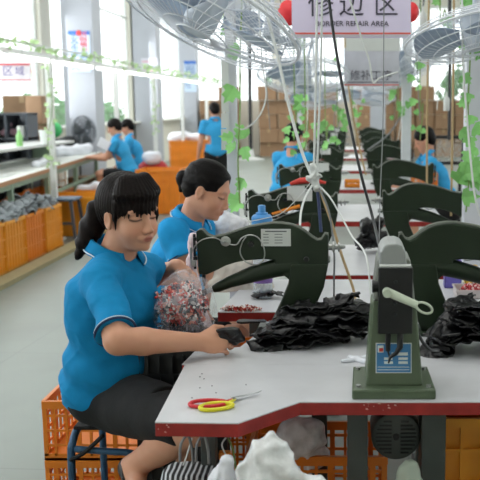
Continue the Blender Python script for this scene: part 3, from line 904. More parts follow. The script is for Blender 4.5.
def hand_prims(F, w, d, n, t, curl=.5, k=1.0, spread=.03, thumb=.7):
    """w wrist, d towards the fingertips, n palm-facing normal, t towards the thumb"""
    d = nrm(d); n = nrm(Vector(n) - d * Vector(n).dot(d)); t = (Vector(t) - d * Vector(t).dot(d) - n * Vector(t).dot(n)).normalized()
    w = Vector(w); tips = []
    F.ell(w + d * .045 * k, (.040 * k, .052 * k, .017 * k), (t, d, n), .012)
    F.cone(w - d * .01, w + d * .03 * k, .024 * k, .020 * k, .015, flat=(n, .75))
    F.cone(w + d * .02 * k + t * .018 * k + n * .006, w + d * .055 * k + t * .026 * k + n * .01, .014 * k, .012 * k, .012)
    ln = [.070, .078, .073, .058]
    cs = curl if hasattr(curl, '__len__') else [curl] * 4
    for i in range(4):
        b = w + d * (.082 - (.006 if i in (0, 3) else 0)) * k + t * (.029 - .0195 * i) * k
        dd = (d + t * (spread * (1.5 - i))).normalized(); l = ln[i] * k; r = (.0088 - (.0012 if i == 3 else 0)) * k; p = b - d * .01
        ang = cs[i] * .6
        for sgm, fr in enumerate((.46, .30, .24)):
            dd2 = (dd * math.cos(ang) + n * math.sin(ang)).normalized()
            q = p + dd2 * l * fr
            F.cone(p, q, r, r * .9, .004); p = q; r *= .92; ang += cs[i] * .75
        tips.append(p)
    p = w + d * .025 * k + t * .028 * k
    d1 = (d * .75 + t * .62 + n * thumb * .5).normalized(); q = p + d1 * .038 * k
    d2 = (d * .95 + t * .15 + n * thumb * .7).normalized()
    F.cone(p, q, .0125 * k, .0105 * k, .008); F.cone(q, q + d2 * .032 * k, .0105 * k, .008 * k, .004)
    return tips

def person(name, label, J, H, tf, h=.006, g=1.0, fine=False, group=None, polo=None, hands=None, hair=None, hairm=None, sleeve=.55, shorts=.8, skin=SKIN, legs=True, folds=1.0, hem_len=None, hem_n=None, slr=1.0):
    """J: joints in metres; tf: the way the chest faces"""
    polo = polo or M_polo
    root = thing(name, label, 'person', (J['pel'].x, J['pel'].y, J.get('base', 0.0)), group=group)
    J = {k_: (Vector(v) if hasattr(v, '__len__') else v) for k_, v in J.items()}
    tf = Vector(tf); 
    spine = nrm(J['nek'] - J['pel']); f = (tf - spine * tf.dot(spine)).normalized(); s = f.cross(spine)   # s: person's right
    M = (s, f, spine)
    pts = [v for k_, v in J.items() if isinstance(v, Vector)] + [H.c]
    lo = [min(p[i] for p in pts) - .20 for i in range(3)]; hi = [max(p[i] for p in pts) + .20 for i in range(3)]
    F = SDF(lo, hi, h)
    # --- body
    head_prims(F, H, fine)
    nb = H.p(0, -.025, -.065)
    F.cone(J['nek'] - spine * .03, nb, .058 * g, .050 * g, .02)
    che = J['che']; pel = J['pel']
    F.ell(che, (.145 * g, .095 * g, .15), M, .03); F.ell(pel, (.14 * g, .095 * g, .09), M, .04)
    F.cone(che, pel, .10 * g, .11 * g, .04)
    F.cone(J['shR'], J['shL'], .042 * g, .042 * g, .03)
    for S in 'RL':
        F.cone(J['sh' + S], J['el' + S], .046 * g, .037 * g, .015)
        mid = J['el' + S].lerp(J['wr' + S], .3)
        F.cone(J['el' + S], mid, .0365 * g, .037 * g, .012)
        F.cone(mid, J['wr' + S], .037 * g, .025, .012)
        hd = (hands or {}).get(S)
        if hd: hand_prims(F, J['wr' + S], *hd['dir'], curl=hd.get('curl', .5), k=hd.get('k', .95))
        else:
            d = nrm(J['wr' + S] - J['el' + S]); n = Vector((0, 0, -1)); n = (n - d * n.dot(d))
            n = n.normalized() if n.length > .1 else f
            hand_prims(F, J['wr' + S], d, n if abs(d.z) < .8 else (s if S == 'L' else -s), n.cross(d) * (1 if S == 'R' else -1) if abs(d.z) < .8 else f, curl=.6, k=.92)
        if legs:
            F.cone(J['hp' + S], J['kn' + S], .082 * g, .057 * g, .03)
            F.cone(J['kn' + S], J['an' + S], .052 * g, .036 * g, .02)
            cm = J['kn' + S].lerp(J['an' + S], .32); back = nrm(J['kn' + S] - J['hp' + S]) * -1
            F.cone(cm + back * .012, J['kn' + S].lerp(J['an' + S], .6), .052 * g, .038 * g, .025)
            F.cone(J['an' + S], J['to' + S], .034, .026, .02)
    body = F.build('body', M_skin, root, col=face_color(H, skin))
    # --- polo shirt
    F = SDF(lo, hi, h)
    F.ell(che, (.165 * g, .118 * g, .165), M, .03)
    F.ell(che + f * .035 * g + spine * .0, (.12 * g, .095 * g, .10), M, .04)
    F.ell(che.lerp(pel, .55) + f * .012, (.158 * g, .132 * g, .14), M, .05)
    F.ell(pel + spine * .02, (.172 * g, .140 * g, .115), M, .04)
    F.cone(J['shR'] - spine * .004, J['shL'] - spine * .004, .050 * g, .050 * g, .03)
    F.cone(J['shR'], J['nek'] - spine * .01, .048 * g, .046 * g, .03); F.cone(J['shL'], J['nek'] - spine * .01, .048 * g, .046 * g, .03)
    hems = []
    for S in 'RL':
        e = J['sh' + S].lerp(J['el' + S], sleeve); dd = nrm(J['el' + S] - J['sh' + S])
        F.cone(J['sh' + S], e, .061 * g * slr, .066 * g * slr, .025)
        F.half(e + dd * .0, dd, .006, *[[c + q for c in e] for q in (-.13, .13)])
        hems.append((e, dd, .066 * g * slr))
    if hem_n is None: F.half(pel - spine * (hem_len or .095), -spine, .012)
    else: F.half(hem_n[0], hem_n[1], .010)
    # neck opening
    F.ell(J['nek'] + spine * .055 + f * .012, (.060 * g, .062 * g, .06), M, .008, 's')
    if folds:
        fk = folds
        c0 = np.array(che.lerp(pel, .5))
        F.warp(lambda X, Y, Z: .0045 * fk * np.abs(noise3(X, Y, Z * 1.5, 5.0, 21)) ** .7 + .0075 * fk * noise3(X, Y, Z * 1.6, 3.2, 11) + .0042 * fk * noise3(X, Y, Z, 7.5, 4) + .0060 * fk * np.sin(26 * ((X - c0[0]) * f.x + (Y - c0[1]) * f.y) + 60 * (Z - c0[2]) + 1.5 * np.sin(9 * X + 14 * Z)) * np.exp(-((Z - c0[2]) / .13) ** 2))
    shirt = F.build('polo_shirt', polo, root)
    # sleeve piping
    for e, dd, r in hems:
        mb = MB(); x = dd.orthogonal().normalized(); y = dd.cross(x)
        mb.tube([e - dd * .004 + (x * math.cos(t) + y * math.sin(t)) * (r * .985) for t in [2 * PI * i / 32 for i in range(32)]], .0035, 6, closed=True)
        mb.build('sleeve_trim', M_polo_navy, shirt, smooth=True, world=True)
    if fine:
        for e, dd, r in hems:
            mb = MB(); x = dd.orthogonal().normalized(); y = dd.cross(x)
            mb.tube([e - dd * .010 + (x * math.cos(t) + y * math.sin(t)) * (r * .99) for t in [2 * PI * i / 32 for i in range(32)]], .002, 6, closed=True)
            mb.build('sleeve_piping', M_polo_edge, shirt, smooth=True, world=True)
    # collar: a turned-down band around the neck, open at the front
    nk = J['nek'] + spine * .018; up = nrm(nb - J['nek']); 
    inn, out, edge = [], [], []
    N = 40
    for i in range(N + 1):
        a = math.radians(22 + (360 - 44) * i / N)      # 0 = front
        ca, sa = math.cos(a), math.sin(a)
        dirv = f * ca + s * sa
        lift = .018 * (1 - ca) * .5
        drop = .032 + .016 * max(0, ca)
        inn.append(nk + dirv * .060 * g + spine * (.022 + lift - .016 * max(0, ca)))
        mid = nk + dirv * .069 * g + spine * (.022 + lift - .016 * max(0, ca))
        edge.append(mid); out.append(nk + dirv * (.088 * g + .008 * max(0, ca)) + spine * (.020 + lift - drop - .012 * max(0, ca)))
    mb = MB(); lows = [p - spine * .03 for p in inn]
    rows_ = [lows, inn, edge, out, [p - spine * .006 - (p - nk).normalized() * .004 for p in out]]
    allv = [p for r in rows_ for p in r]; fs = []
    for r in range(len(rows_) - 1):
        for i in range(N): fs.append((r * (N + 1) + i, r * (N + 1) + i + 1, (r + 1) * (N + 1) + i + 1, (r + 1) * (N + 1) + i))
    mb.add(allv, fs); c_ = mb.build('collar', polo, shirt, smooth=False, world=True, recalc=True)
    c_.data.polygons.foreach_set('use_smooth', [True] * len(c_.data.polygons))
    so = c_.modifiers.new('thick', 'SOLIDIFY'); so.thickness = .003
    if fine:
        a = MB(); a.tube([p + (p - nk).normalized() * .001 + spine * .0035 for p in out], .0022, 6); a.build('collar_piping', M_polo_edge, shirt, smooth=True, world=True)
    # --- shorts and shoes
    if legs:
        F = SDF(lo, hi, max(h, .005))
        F.ell(pel - spine * .008 + f * .012, (.160 * g, .122 * g, .105), M, .03)
        for S in 'RL':
            e = J['hp' + S].lerp(J['kn' + S], shorts); F.cone(J['hp' + S], e, .098 * g, .074 * g, .03)
            dd = nrm(J['kn' + S] - J['hp' + S]); F.half(e + dd * .03, dd, .008, *[[c + q for c in e] for q in (-.16, .16)])
        F.warp(lambda X, Y, Z: .003 * noise3(X, Y, Z, 5, 8))
        F.build('shorts', M_short, root)
        for S in 'RL':
            lo2 = [min(J['an' + S][i], J['to' + S][i]) - .08 for i in range(3)]; hi2 = [max(J['an' + S][i], J['to' + S][i]) + .08 for i in range(3)]
            F = SDF(lo2, hi2, max(h * .8, .004)); F.cone(J['an' + S] - (J['kn' + S] - J['an' + S]).normalized() * .012, J['to' + S], .040, .034, .02); F.ell(J['an' + S], (.038, .038, .02), None, .02)
            F.half(J['an' + S] + (J['kn' + S] - J['an' + S]).normalized() * .012, (J['kn' + S] - J['an' + S]), .004)
            F.build('shoe', M_shoe, root)
    if hair: hair(root, H, h, hairm or M_hair)
    return root

def hair_cap(F, H, low=-.05, front=.045, fringe=.045, side=.0, vol=1.0):
    k = H.k; M = H.M()
    F.ell(H.p(0, -.022, .038), (.083 * k * vol, .103 * k * vol, .092 * k * vol), M, .01)
    F.ell(H.p(0, -.055, -.01), (.072 * k, .066 * k, .075 * k), M, .02)
    # face opening
    F.ell(H.p(0, .105, fringe - .115), (.064 * k, .088 * k, .113 * k), M, .010, 's')
    F.ell(H.p(0, .03, -.13), (.12 * k, .10 * k, .085 * k), M, .012, 's')
def hair_low(root, H, h, m):
    F = SDF([x - .22 for x in H.c], [x + .22 for x in H.c], max(h, .006)); hair_cap(F, H)
    F.build('hair', m, root)
def strands(mb, H, rnd, n, start, end, w, lift=.004):
    for i in range(n):
        t = (i + rnd.uniform(-.4, .4)) / n
        a, b = start(t), end(t)
        m_ = (a + b) / 2; m_ = m_ + (m_ - H.p(0, -.02, .03)).normalized() * (lift + rnd.uniform(0, .006))
        mb.tube(spline([a, m_, b], 6), [w, w, w, w, w, w, w, w * .9, w * .8, w * .7, w * .5, w * .35, w * .15], 5)

# ---- the woman in the foreground
def hair_fore(root, H, h, m):
    F = SDF([x - .26 for x in H.c], [x + .22 for x in H.c], .003)
    k = H.k; M = H.M()
    F.ell(H.p(0, -.020, .040), (.085 * k, .106 * k, .090 * k), M, .01)
    F.ell(H.p(0, -.060, .0), (.070 * k, .062 * k, .075 * k), M, .02)
    F.ell(H.p(0, .110, -.074), (.070 * k, .086 * k, .110 * k), M, .008, 's')        # face opening
    F.ell(H.p(0, .020, -.125), (.12 * k, .105 * k, .088 * k), M, .012, 's')
    for a in (1, -1): F.ell(H.p(a * .085, .002, -.020), (.024 * k, .024 * k, .034 * k), M, .006, 's')   # ears free
    # fringe, parted locks hanging to the eyebrows
    rn = random.Random(5)
    for i in range(26):
        t = (i + .5) / 26; a = (t - .5) * 2.35
        e = H.p(math.sin(a) * .074, .012 + math.cos(a) * .086 - .008 * abs(math.sin(a)), .016 - .012 * abs(math.sin(a)) ** 2 + rn.uniform(-.010, .010))
        st = H.p(math.sin(a) * .045, .01 + math.cos(a) * .040, .110)
        md = H.p(math.sin(a) * .074, .000 + math.cos(a) * .084, .074)
        F.cone(st, md, .010, .0095, .02); F.cone(md, e, .0085, .0022, .005)
    # long side lock on her left, short one in front of the right ear
    F.cone(H.p(-.064, .048, .05), H.p(-.068, .044, -.008), .010, .007, .008); F.cone(H.p(-.068, .044, -.008), H.p(-.062, .050, -.045), .007, .003, .006)
    F.cone(H.p(.070, .030, .045), H.p(.073, .026, -.005), .010, .007, .008); F.cone(H.p(.073, .026, -.005), H.p(.068, .024, -.040), .006, .002, .004)
    S_, F_, U_ = [np.array(e) for e in M]; c0 = np.array(H.c)
    def gro(X, Y, Z):
        a = (X - c0[0]) * S_[0] + (Y - c0[1]) * S_[1] + (Z - c0[2]) * S_[2]; b = (X - c0[0]) * F_[0] + (Y - c0[1]) * F_[1] + (Z - c0[2]) * F_[2]; u = (X - c0[0]) * U_[0] + (Y - c0[1]) * U_[1] + (Z - c0[2]) * U_[2]
        an = np.arctan2(a, b); return .0011 * np.sin(an * 46 + 3 * np.sin(u * 30)) + .0008 * np.sin(an * 90 + u * 40)
    F.warp(gro)
    F.build('hair', m, root, smooth_it=1)
    # tied ponytail
    F = SDF([x - .36 for x in H.c], [x + .16 for x in H.c], .0035)
    q = [H.p(.02, -.108, .018), P(99, 210, H.c.y + .06), P(93, 226, H.c.y + .05), P(86, 242, H.c.y + .03), P(77, 258, H.c.y + .0)]
    rs = [.024, .034, .036, .028, .010]
    for i in range(4): F.cone(q[i], q[i + 1], rs[i], rs[i + 1], .02)
    F.warp(lambda X, Y, Z: .002 * np.sin(150 * (X + .7 * Z) + 3 * np.sin(30 * Z)) + .002 * noise3(X, Y, Z, 9, 2))
    F.build('ponytail', M_hairb, root)

H1 = Head(P(129.5, 213, 2.73), (.76, -.65, -.10), (-.12, .03, 1), .985)
J1 = dict(pel=P(112, 388, 2.80), che=P(113, 306, 2.75), nek=P(114, 256, 2.77),
          shR=P(101, 281, 2.62), shL=P(148, 271, 2.92), elR=P(118, 341, 2.42), wrR=P(199, 342, 2.56),
          elL=P(142, 280, 3.12), wrL=P(178, 267, 2.97),
          hpR=P(122, 402, 2.71), hpL=P(140, 396, 2.88), knR=P(196, 424, 2.40), knL=P(214, 408, 2.62),
          anR=P(133, 467, 2.62), toR=P(140, 494, 2.50), anL=P(170, 478, 2.78), toL=P(180, 492, 2.72))
person('person', 'woman in a blue polo shirt with fringe and ponytail, seated on the blue tube stool', J1, H1, (.86, -.50, 0), h=.0034, g=1.06, fine=True,
       hands={'R': dict(dir=((.95, .25, -.05), (.1, .85, -.45), (-.1, .45, .9)), curl=[.75, .8, .85, .9], k=.92),
              'L': dict(dir=((.75, -.3, -.6), (-.3, .2, -.9), (.5, .8, .1)), curl=[.7, .8, .9, .9], k=.9)},
       hair=hair_fore, hairm=M_hairb, sleeve=.88, shorts=.86, hem_n=(P(121, 401, 2.68), Vector((.80, -.30, -.50))), folds=1.0, slr=.84)

# ---- the woman behind her, in profile
def hair_bun(root, H, h, m):
    F = SDF([x - .24 for x in H.c], [x + .22 for x in H.c], .004)
    k = H.k; M = H.M()
    F.ell(H.p(0, -.018, .040), (.082 * k, .102 * k, .086 * k), M, .01)
    F.ell(H.p(0, -.060, .0), (.066 * k, .056 * k, .068 * k), M, .02)
    F.ell(H.p(0, .115, -.045), (.085 * k, .085 * k, .108 * k), M, .008, 's')
    F.ell(H.p(0, .105, .015), (.085 * k, .058 * k, .075 * k), M, .008, 's')
    F.ell(H.p(0, .022, -.125), (.12 * k, .10 * k, .085 * k), M, .012, 's')
    for a in (1, -1): F.ell(H.p(a * .085, -.004, -.022), (.024 * k, .024 * k, .034 * k), M, .006, 's')
    F.warp(lambda X, Y, Z: .0012 * np.sin(170 * Z + 60 * X))
    o = F.build('hair', m, root)
    F = SDF([x - .26 for x in H.c], [x + .18 for x in H.c], .004)
    b = P(183, 178, H.c.y + .01); F.ell(b, (.030, .030, .034), None, .01); F.cone(b, P(181, 190, H.c.y), .020, .010, .015); F.cone(b, H.p(0, -.10, .02), .016, .018, .01)
    F.warp(lambda X, Y, Z: .003 * noise3(X, Y, Z, 12, 3)); F.build('hair_bun', m, root)
    mb = MB(); p = b.lerp(H.p(0, -.10, .02), .62); ax = (H.p(0, -.1, .02) - b).normalized(); x = ax.orthogonal().normalized(); y = ax.cross(x)
    mb.tube([p + (x * math.cos(t) + y * math.sin(t)) * .021 for t in [2 * PI * i / 20 for i in range(20)]], .004, 6, closed=True)
    mb.build('hair_tie', mat('hair_tie_silver', (170, 160, 165), .4), o, smooth=True, world=True)
H2 = Head(P(208, 190, 3.70), (.93, -.18, -.40), (.22, .05, 1), 1.0)
J2 = dict(pel=P(170, 330, 3.85), che=P(178, 262, 3.78), nek=P(190, 222, 3.75),
          shR=P(172, 232, 3.62), shL=P(200, 228, 3.92), elR=P(190, 272, 3.58), wrR=P(193, 316, 3.50), elL=P(206, 270, 3.98), wrL=P(203, 312, 3.80),
          hpR=P(172, 340, 3.75), hpL=P(176, 338, 3.93), knR=P(236, 338, 3.6), knL=P(240, 332, 3.85), anR=P(236, 420, 3.75), toR=P(250, 432, 3.66), anL=P(236, 412, 3.98), toL=P(252, 420, 3.9))
person('person', 'woman in a bright blue polo with a hair bun, in profile behind the front woman', J2, H2, (.93, -.25, -.1), h=.0045, g=.98, fine=True,
       hair=hair_bun, sleeve=.62, polo=mat('bright_polo_cotton', (30, 150, 212), .8, var=.05, scale=30, bump=.12, bscale=300, spec=.25))

# ---- people further back
M_polo3 = mat('light_polo_cotton', (48, 158, 214), .85, var=.05, scale=20, bump=.1)
def std_seated(px, py_head, Y, yaw, lean=.15, reach=(.38, -.02), z0=.5):
    """seated figure, head near pixel (px, py_head), facing yaw (0 = right, 180 = left, 90 = away)"""
    a = math.radians(yaw); f = Vector((math.cos(a), math.sin(a), 0)); r = Vector((f.y, -f.x, 0)); u = Vector((0, 0, 1))
    hc = P(px, py_head, Y); pel = Vector((hc.x, hc.y, 0)) - f * (lean + .06); pel.z = hc.z - .66
    nek = pel + f * lean + u * .49; che = pel + f * lean * .6 + u * .30
    J = dict(pel=pel, che=che, nek=nek)
    for S, sg in (('R', 1), ('L', -1)):
        sh = nek + r * sg * .165 - u * .055; J['sh' + S] = sh
        el = sh + f * .14 - u * .22 + r * sg * .03; J['el' + S] = el
        J['wr' + S] = el + f * reach[0] * .62 + u * (.03 + reach[1]) - r * sg * .08
        hp = pel + r * sg * .09 - u * .03; kn = hp + f * .40 + r * sg * .04 + u * .02
        an = kn - u * (kn.z - .09) - f * .05; J['hp' + S] = hp; J['kn' + S] = kn; J['an' + S] = an; J['to' + S] = an + f * .14 - u * .045
    H = Head(nek + f * .035 + u * .150, f * 1 - u * .4, u + f * .3, .98)
    return J, H, f
for (px, ph, Y, yaw, lean, lab, pm) in (
        (112, 126, 12.6, 186, .16, 'worker in blue polo holding a white piece at the far left table, nearer of two', M_polo3),
        (125, 126, 13.6, 192, .18, 'worker in blue polo seated just behind the one holding the white piece', M_polo3)):
    J, H, f = std_seated(px, ph, Y, yaw, lean)
    person('person', lab, J, H, f, h=.012, polo=pm, hair=hair_low, folds=0, group=None)
J, H, f = std_seated(296, 134, 8.4, 62, .20); person('person', 'worker in blue polo bending over the left row, seen from behind past the hanging cables', J, H, f, h=.009, polo=M_polo3, hair=hair_low)
J, H, f = std_seated(421, 138, 8.3, 188, .22); person('person', 'worker in blue polo at the right-hand row, in front of the dark framed panel', J, H, f, h=.009, polo=M_polo3, hair=hair_low)
# standing worker with back turned
f = Vector((-.35, .93, 0)).normalized(); r = Vector((f.y, -f.x, 0)); u = Vector((0, 0, 1)); Y = 13.4
base = P(216, 150, Y); hc = Vector((base.x, Y, 1.36))
pel = Vector((base.x, Y, .80)); nek = pel + u * .47 + f * .03
J = dict(pel=pel, che=pel + u * .29, nek=nek)
for S, sg in (('R', 1), ('L', -1)):
    J['sh' + S] = nek + r * sg * .165 - u * .05; J['el' + S] = nek + r * sg * .23 - u * .33; J['wr' + S] = nek + r * sg * .25 - u * .56 + f * .08
    J['hp' + S] = pel + r * sg * .085 - u * .04; J['kn' + S] = pel + r * sg * .09 - u * .42; J['an' + S] = pel + r * sg * .09 - u * .76 - f * .02; J['to' + S] = J['an' + S] + f * .13 - u * .045
person('person', 'worker in blue polo and black shorts standing with her back turned beside the post', J, Head(nek + f * .03 + u * .15, f - u * .25, u, .98), f, h=.011, polo=M_polo3, hair=hair_low, shorts=.75, folds=0)
# ================================================================= things around the front bench
def one(mb, name, m, label, cat, group=None, kind=None, **k):
    o = mb.build(name, m, **k); recenter(o); return tag(o, label, cat, group, kind)

# --- blue tube stool
st = thing('tube_stool', 'blue painted tube stool under the seated woman, orange crates showing behind it', 'stool', (-.77, 2.85, 0))
def U(pts, r=.0125): return MB().tube(spline(pts, 6), r, 10)
for lx, ly in ((-.90, 2.72), (-.655, 2.72)):
    sx = 1 if lx < -.8 else -1
    zt = .455
    pts = [(lx, ly, .0), (lx, ly, .2), (lx, ly, .38), (lx + sx * .004, ly + .012, zt - .03), (lx + sx * .008, ly + .045, zt - .004), (lx + sx * .012, ly + .12, zt), (lx + sx * .02, ly + .20, zt - .004), (lx + sx * .026, ly + .235, zt - .03), (lx + sx * .03, ly + .25, .38), (lx + sx * .03, ly + .255, .2), (lx + sx * .03, ly + .26, 0)]
    U(pts).build('leg_frame', M_bluetube, st, smooth=True, world=True)
U([(-.885, 2.715, .405), (-.80, 2.712, .40), (-.72, 2.712, .395), (-.69, 2.712, .385), (-.668, 2.713, .35), (-.66, 2.715, .28), (-.658, 2.716, .2)], .011).build('cross_bar', M_bluetube, st, smooth=True, world=True)
MB().tube([(-.885, 2.85, .2), (-.67, 2.85, .2)], .009, 8).build('cross_bar', M_bluetube, st, smooth=True, world=True)
mb = MB(); mb.box((-.77, 2.85, .472), (.24, .26, .012)); mb.build('seat', M_blackfab, st, world=True, bevel=.004)
MB().tube(spline([(-.90, 2.71, .37), (-.85, 2.70, .40), (-.79, 2.705, .455)], 6), .007, 8).build('strap', M_blackfab, st, smooth=True, world=True)

# --- crates behind the stool
crate('orange perforated crate behind the blue stool, lower of the stacked pair', (-.83, 3.24, 0), .56, .36, .222, 13, 8, 4, m=M_or2)
crate('orange perforated crate behind the blue stool, upper of the stacked pair', (-.83, 3.24, .224), .56, .36, .222, 13, 8, 4, m=M_or2)
# --- crates under the benches
crate('deep orange crate under the front bench left of the motor, lower one', (-.10, 2.64, 0), .42, .30, .235, 10, 7, 5, m=M_or2)
crate('deep orange crate left of the motor, upper one, holding a grey bag', (-.10, 2.64, .237), .42, .30, .235, 10, 7, 5, m=M_or2)
crate('amber crate at the lower right corner under the front bench, lower one', (.52, 2.68, 0), .50, .34, .28, 8, 6, 3, m=M_yel)
crate('amber crate at the lower right corner under the front bench, upper one', (.52, 2.68, .282), .50, .34, .30, 8, 6, 3, m=M_yel, solid=True)
crate('orange crate seen through the gap beside the near machine foot', (-.36, 3.27, .0), .30, .20, .30, 7, 5, 5, m=M_or2)
crate('orange crate on the lower one, seen beside the near machine foot', (-.36, 3.27, .302), .30, .20, .30, 7, 5, 5, m=M_or2)
crate('crate under the front bench edge that the white plastic bag stands in', (-.30, 1.95, .0), .42, .32, .50, 9, 6, 6, m=M_or2)

# --- plastic bags
M_film = film('milky_plastic_film', (244, 247, 248), .72, .25)
M_film2 = film('grey_plastic_film', (236, 236, 240), .8, .2)
M_film3 = film('clear_plastic_film', (230, 228, 236), .17, .12)
def blob(name, label, cat, prims, lo, hi, h, m, amp=.008, fr=7, seed=1, ridge=.006, crease=0):
    F = SDF(lo, hi, h)
    for p in prims: F.cone(*p)
    F.warp(lambda X, Y, Z: amp * noise3(X, Y, Z, fr, seed) + ridge * np.abs(noise3(X, Y, Z, fr * 1.7, seed + 3)) )
    if crease:
        F.warp(lambda X, Y, Z: crease * (.011 * np.abs(np.sin(34 * (X * .9 + .35 * Z + .3 * Y) + 2.2 * noise3(X, Y, Z, 3, 9))) + .006 * np.abs(np.sin(52 * (Z * .9 - .5 * X) + 2.5 * noise3(X, Y, Z, 4, 5))) - .008))
    o = F.build(name, m); recenter(o); return tag(o, label, cat)
c = P(272, 470, 1.92)
blob('plastic_bag', 'crumpled white plastic bag rising in front of the front bench edge', 'bag',
     [(P(268, 435, 1.96), P(265, 458, 1.95), .008, .045, .02), (P(272, 440, 1.96), P(288, 464, 1.95), .010, .022, .02), (P(265, 458, 1.95), P(268, 500, 1.95), .050, .070, .03), (P(290, 474, 1.93), P(328, 484, 1.92), .030, .012, .03), (P(248, 470, 1.95), P(245, 490, 1.95), .022, .03, .03), (P(270, 510, 1.95), P(280, 545, 1.95), .08, .09, .03)],
     (-.50, 1.78, .38), (-.02, 2.12, .78), .005, M_film, .004, 7, 2, .006, crease=1)
blob('plastic_bag', 'translucent grey plastic bag under the front bench, right of its angled corner', 'bag',
     [(P(296, 438, 2.52), P(310, 436, 2.52), .065, .055, .03), (P(290, 430, 2.50), P(315, 425, 2.5), .03, .03, .03), (P(300, 456, 2.55), P(310, 456, 2.55), .06, .06, .03)],
     (-.34, 2.36, .42), (.02, 2.7, .70), .005, M_film2, .004, 9, 5, .005, crease=.8)
# striped woven bag hanging beneath the bench beside the calf
M_str = mat('striped_weave', (60, 62, 66), .7)
def _stripe():
    nt = M_str.node_tree; b = nt.nodes['Principled BSDF']; tc = nt.nodes.new('ShaderNodeTexCoord'); w = nt.nodes.new('ShaderNodeTexWave'); w.inputs['Scale'].default_value = 22; w.inputs['Distortion'].default_value = .6
    nt.links.new(tc.outputs['Object'], w.inputs['Vector']); rp = nt.nodes.new('ShaderNodeValToRGB'); rp.color_ramp.interpolation = 'CONSTANT'
    rp.color_ramp.elements[0].color = lin((28, 28, 32)); rp.color_ramp.elements[1].color = lin((200, 204, 208)); rp.color_ramp.elements[1].position = .62
    nt.links.new(w.outputs['Color'], rp.inputs['Fac']); nt.links.new(rp.outputs['Color'], b.inputs['Base Color'])
_stripe()
bg_ = thing('striped_bag', 'black and white striped bag under the front left corner of the bench', 'bag', (P(188, 480, 2.25).x, 2.25, .32))
F = SDF((-.62, 2.10, .28), (-.28, 2.36, .68), .005)
F.cone(P(184, 478, 2.24), P(200, 478, 2.24), .055, .055, .03); F.cone(P(180, 500, 2.24), P(204, 500, 2.24), .075, .075, .03)
F.half((0, 0, P(190, 469, 2.24).z), (0, 0, 1)); F.warp(lambda X, Y, Z: .005 * noise3(X, Y, Z, 8, 3)); F.build('bag_body', M_str, bg_)
for x in (180, 196):
    MB().tube(spline([P(x, 462, 2.2), P(x + 1, 444, 2.21), P(x + 8, 436, 2.22), P(x + 12, 450, 2.21), P(x + 13, 464, 2.2)], 8), .004, 6).build('bag_handle', M_wireg, bg_, smooth=True, world=True)
# little orange tag box and frayed cloth under the bench
one(MB().box(P(225, 455, 2.30), (.032, .02, .022)), 'sponge', M_or, 'small orange sponge caught under the front bench between its corner and the white bag', 'sponge', bevel=.003)
blob('rag', 'frayed off-white rag hanging left of the white plastic bag', 'cloth', [(P(228, 462, 2.0), P(222, 482, 2.0), .022, .034, .02), (P(222, 482, 2.0), P(224, 520, 2.0), .034, .04, .02)], (-.42, 1.9, .45), (-.2, 2.1, .72), .004, M_cloth_w, .006, 14, 7, .006)
# cables dangling beneath the bench
for i, (a, b, c_, m) in enumerate((((192, 438), (186, 458), (176, 482), M_wire), ((226, 438), (222, 446), (230, 462), M_wire), ((228, 438), (233, 450), (236, 470), M_stem), ((214, 438), (210, 455), (214, 482), M_bcable))):
    one(MB().tube(spline([P(a[0], a[1], 2.28), P(b[0], b[1], 2.26), P(c_[0], c_[1], 2.27)], 8), .0025, 6), 'loose_cord', m, ['white cord hanging off the front bench above the striped bag', 'thin white cord beside the orange sponge', 'pale green cord beside the orange sponge', 'black cord hanging under the front left bench corner'][i], 'cord', smooth=True)
one(MB().box((P(211, 460, 2.42).x, 2.42, .55), (.10, .05, .32)), 'control_box', M_blackplas, 'black control box fixed under the front left corner of the bench', 'box', bevel=.006)
blob('rag', 'grey green rag hanging below the round motor', 'cloth', [(P(410, 466, 2.2), P(412, 490, 2.2), .02, .04, .02), (P(400, 468, 2.2), P(404, 492, 2.2), .012, .03, .02)], (.05, 2.1, .50), (.25, 2.3, .70), .004, mat('grey_green_cloth', (170, 182, 168), .8), .006, 12, 4, .006)

# --- scissors on the bench
sc = thing('scissors', 'open tailor\'s scissors with one red and one yellow handle on the front bench', 'scissors', G(228, 402, .75))
def loop(cx, cy, rx, ry, rot, n=30):
    c = G(cx, cy, .757); out = []
    for i in range(n):
        t = 2 * PI * i / n; x = rx * math.cos(t) * (1 + .12 * math.cos(t)); y = ry * math.sin(t)
        out.append(c + Vector((x * math.cos(rot) - y * math.sin(rot), x * math.sin(rot) + y * math.cos(rot), .002 * math.sin(t))))
    return out
MB().tube(loop(206, 403.5, .046, .019, .12), .0052, 10, closed=True).build('red_handle', mat('red_handle_plastic', (200, 32, 42), .3), sc, smooth=True, world=True)
MB().tube(loop(214.5, 406.5, .041, .019, .30), .0052, 10, closed=True).build('yellow_handle', mat('yellow_handle_plastic', (222, 214, 40), .3), sc, smooth=True, world=True)
def blade(a, b, w, name, up):
    a, b = G(*a, .756), G(*b, .756); d = (b - a).normalized(); n = Vector((-d.y, d.x, 0)); z = Vector((0, 0, up))
    mb = MB(); o = [a + n * w, a + d * .02 + n * w * 1.1, b, a - n * w * .8]
    mb.add([p + z for p in o] + [p + z + Vector((0, 0, .002)) for p in o], [(3, 2, 1, 0), (4, 5, 6, 7), (0, 1, 5, 4), (1, 2, 6, 5), (2, 3, 7, 6), (3, 0, 4, 7)])
    mb.build(name, mat('blade_steel', (214, 216, 218), .28, metal=.4), sc, world=True)
blade((231, 400.5), (262, 391), .007, 'blade', 0); blade((231, 398.5), (259, 394), .006, 'blade', .0022)
c = G(234, 399, .76); MB().cyl(c, c + Vector((0, 0, .004)), .004, seg=12).build('pivot_screw', M_steel, sc, world=True)
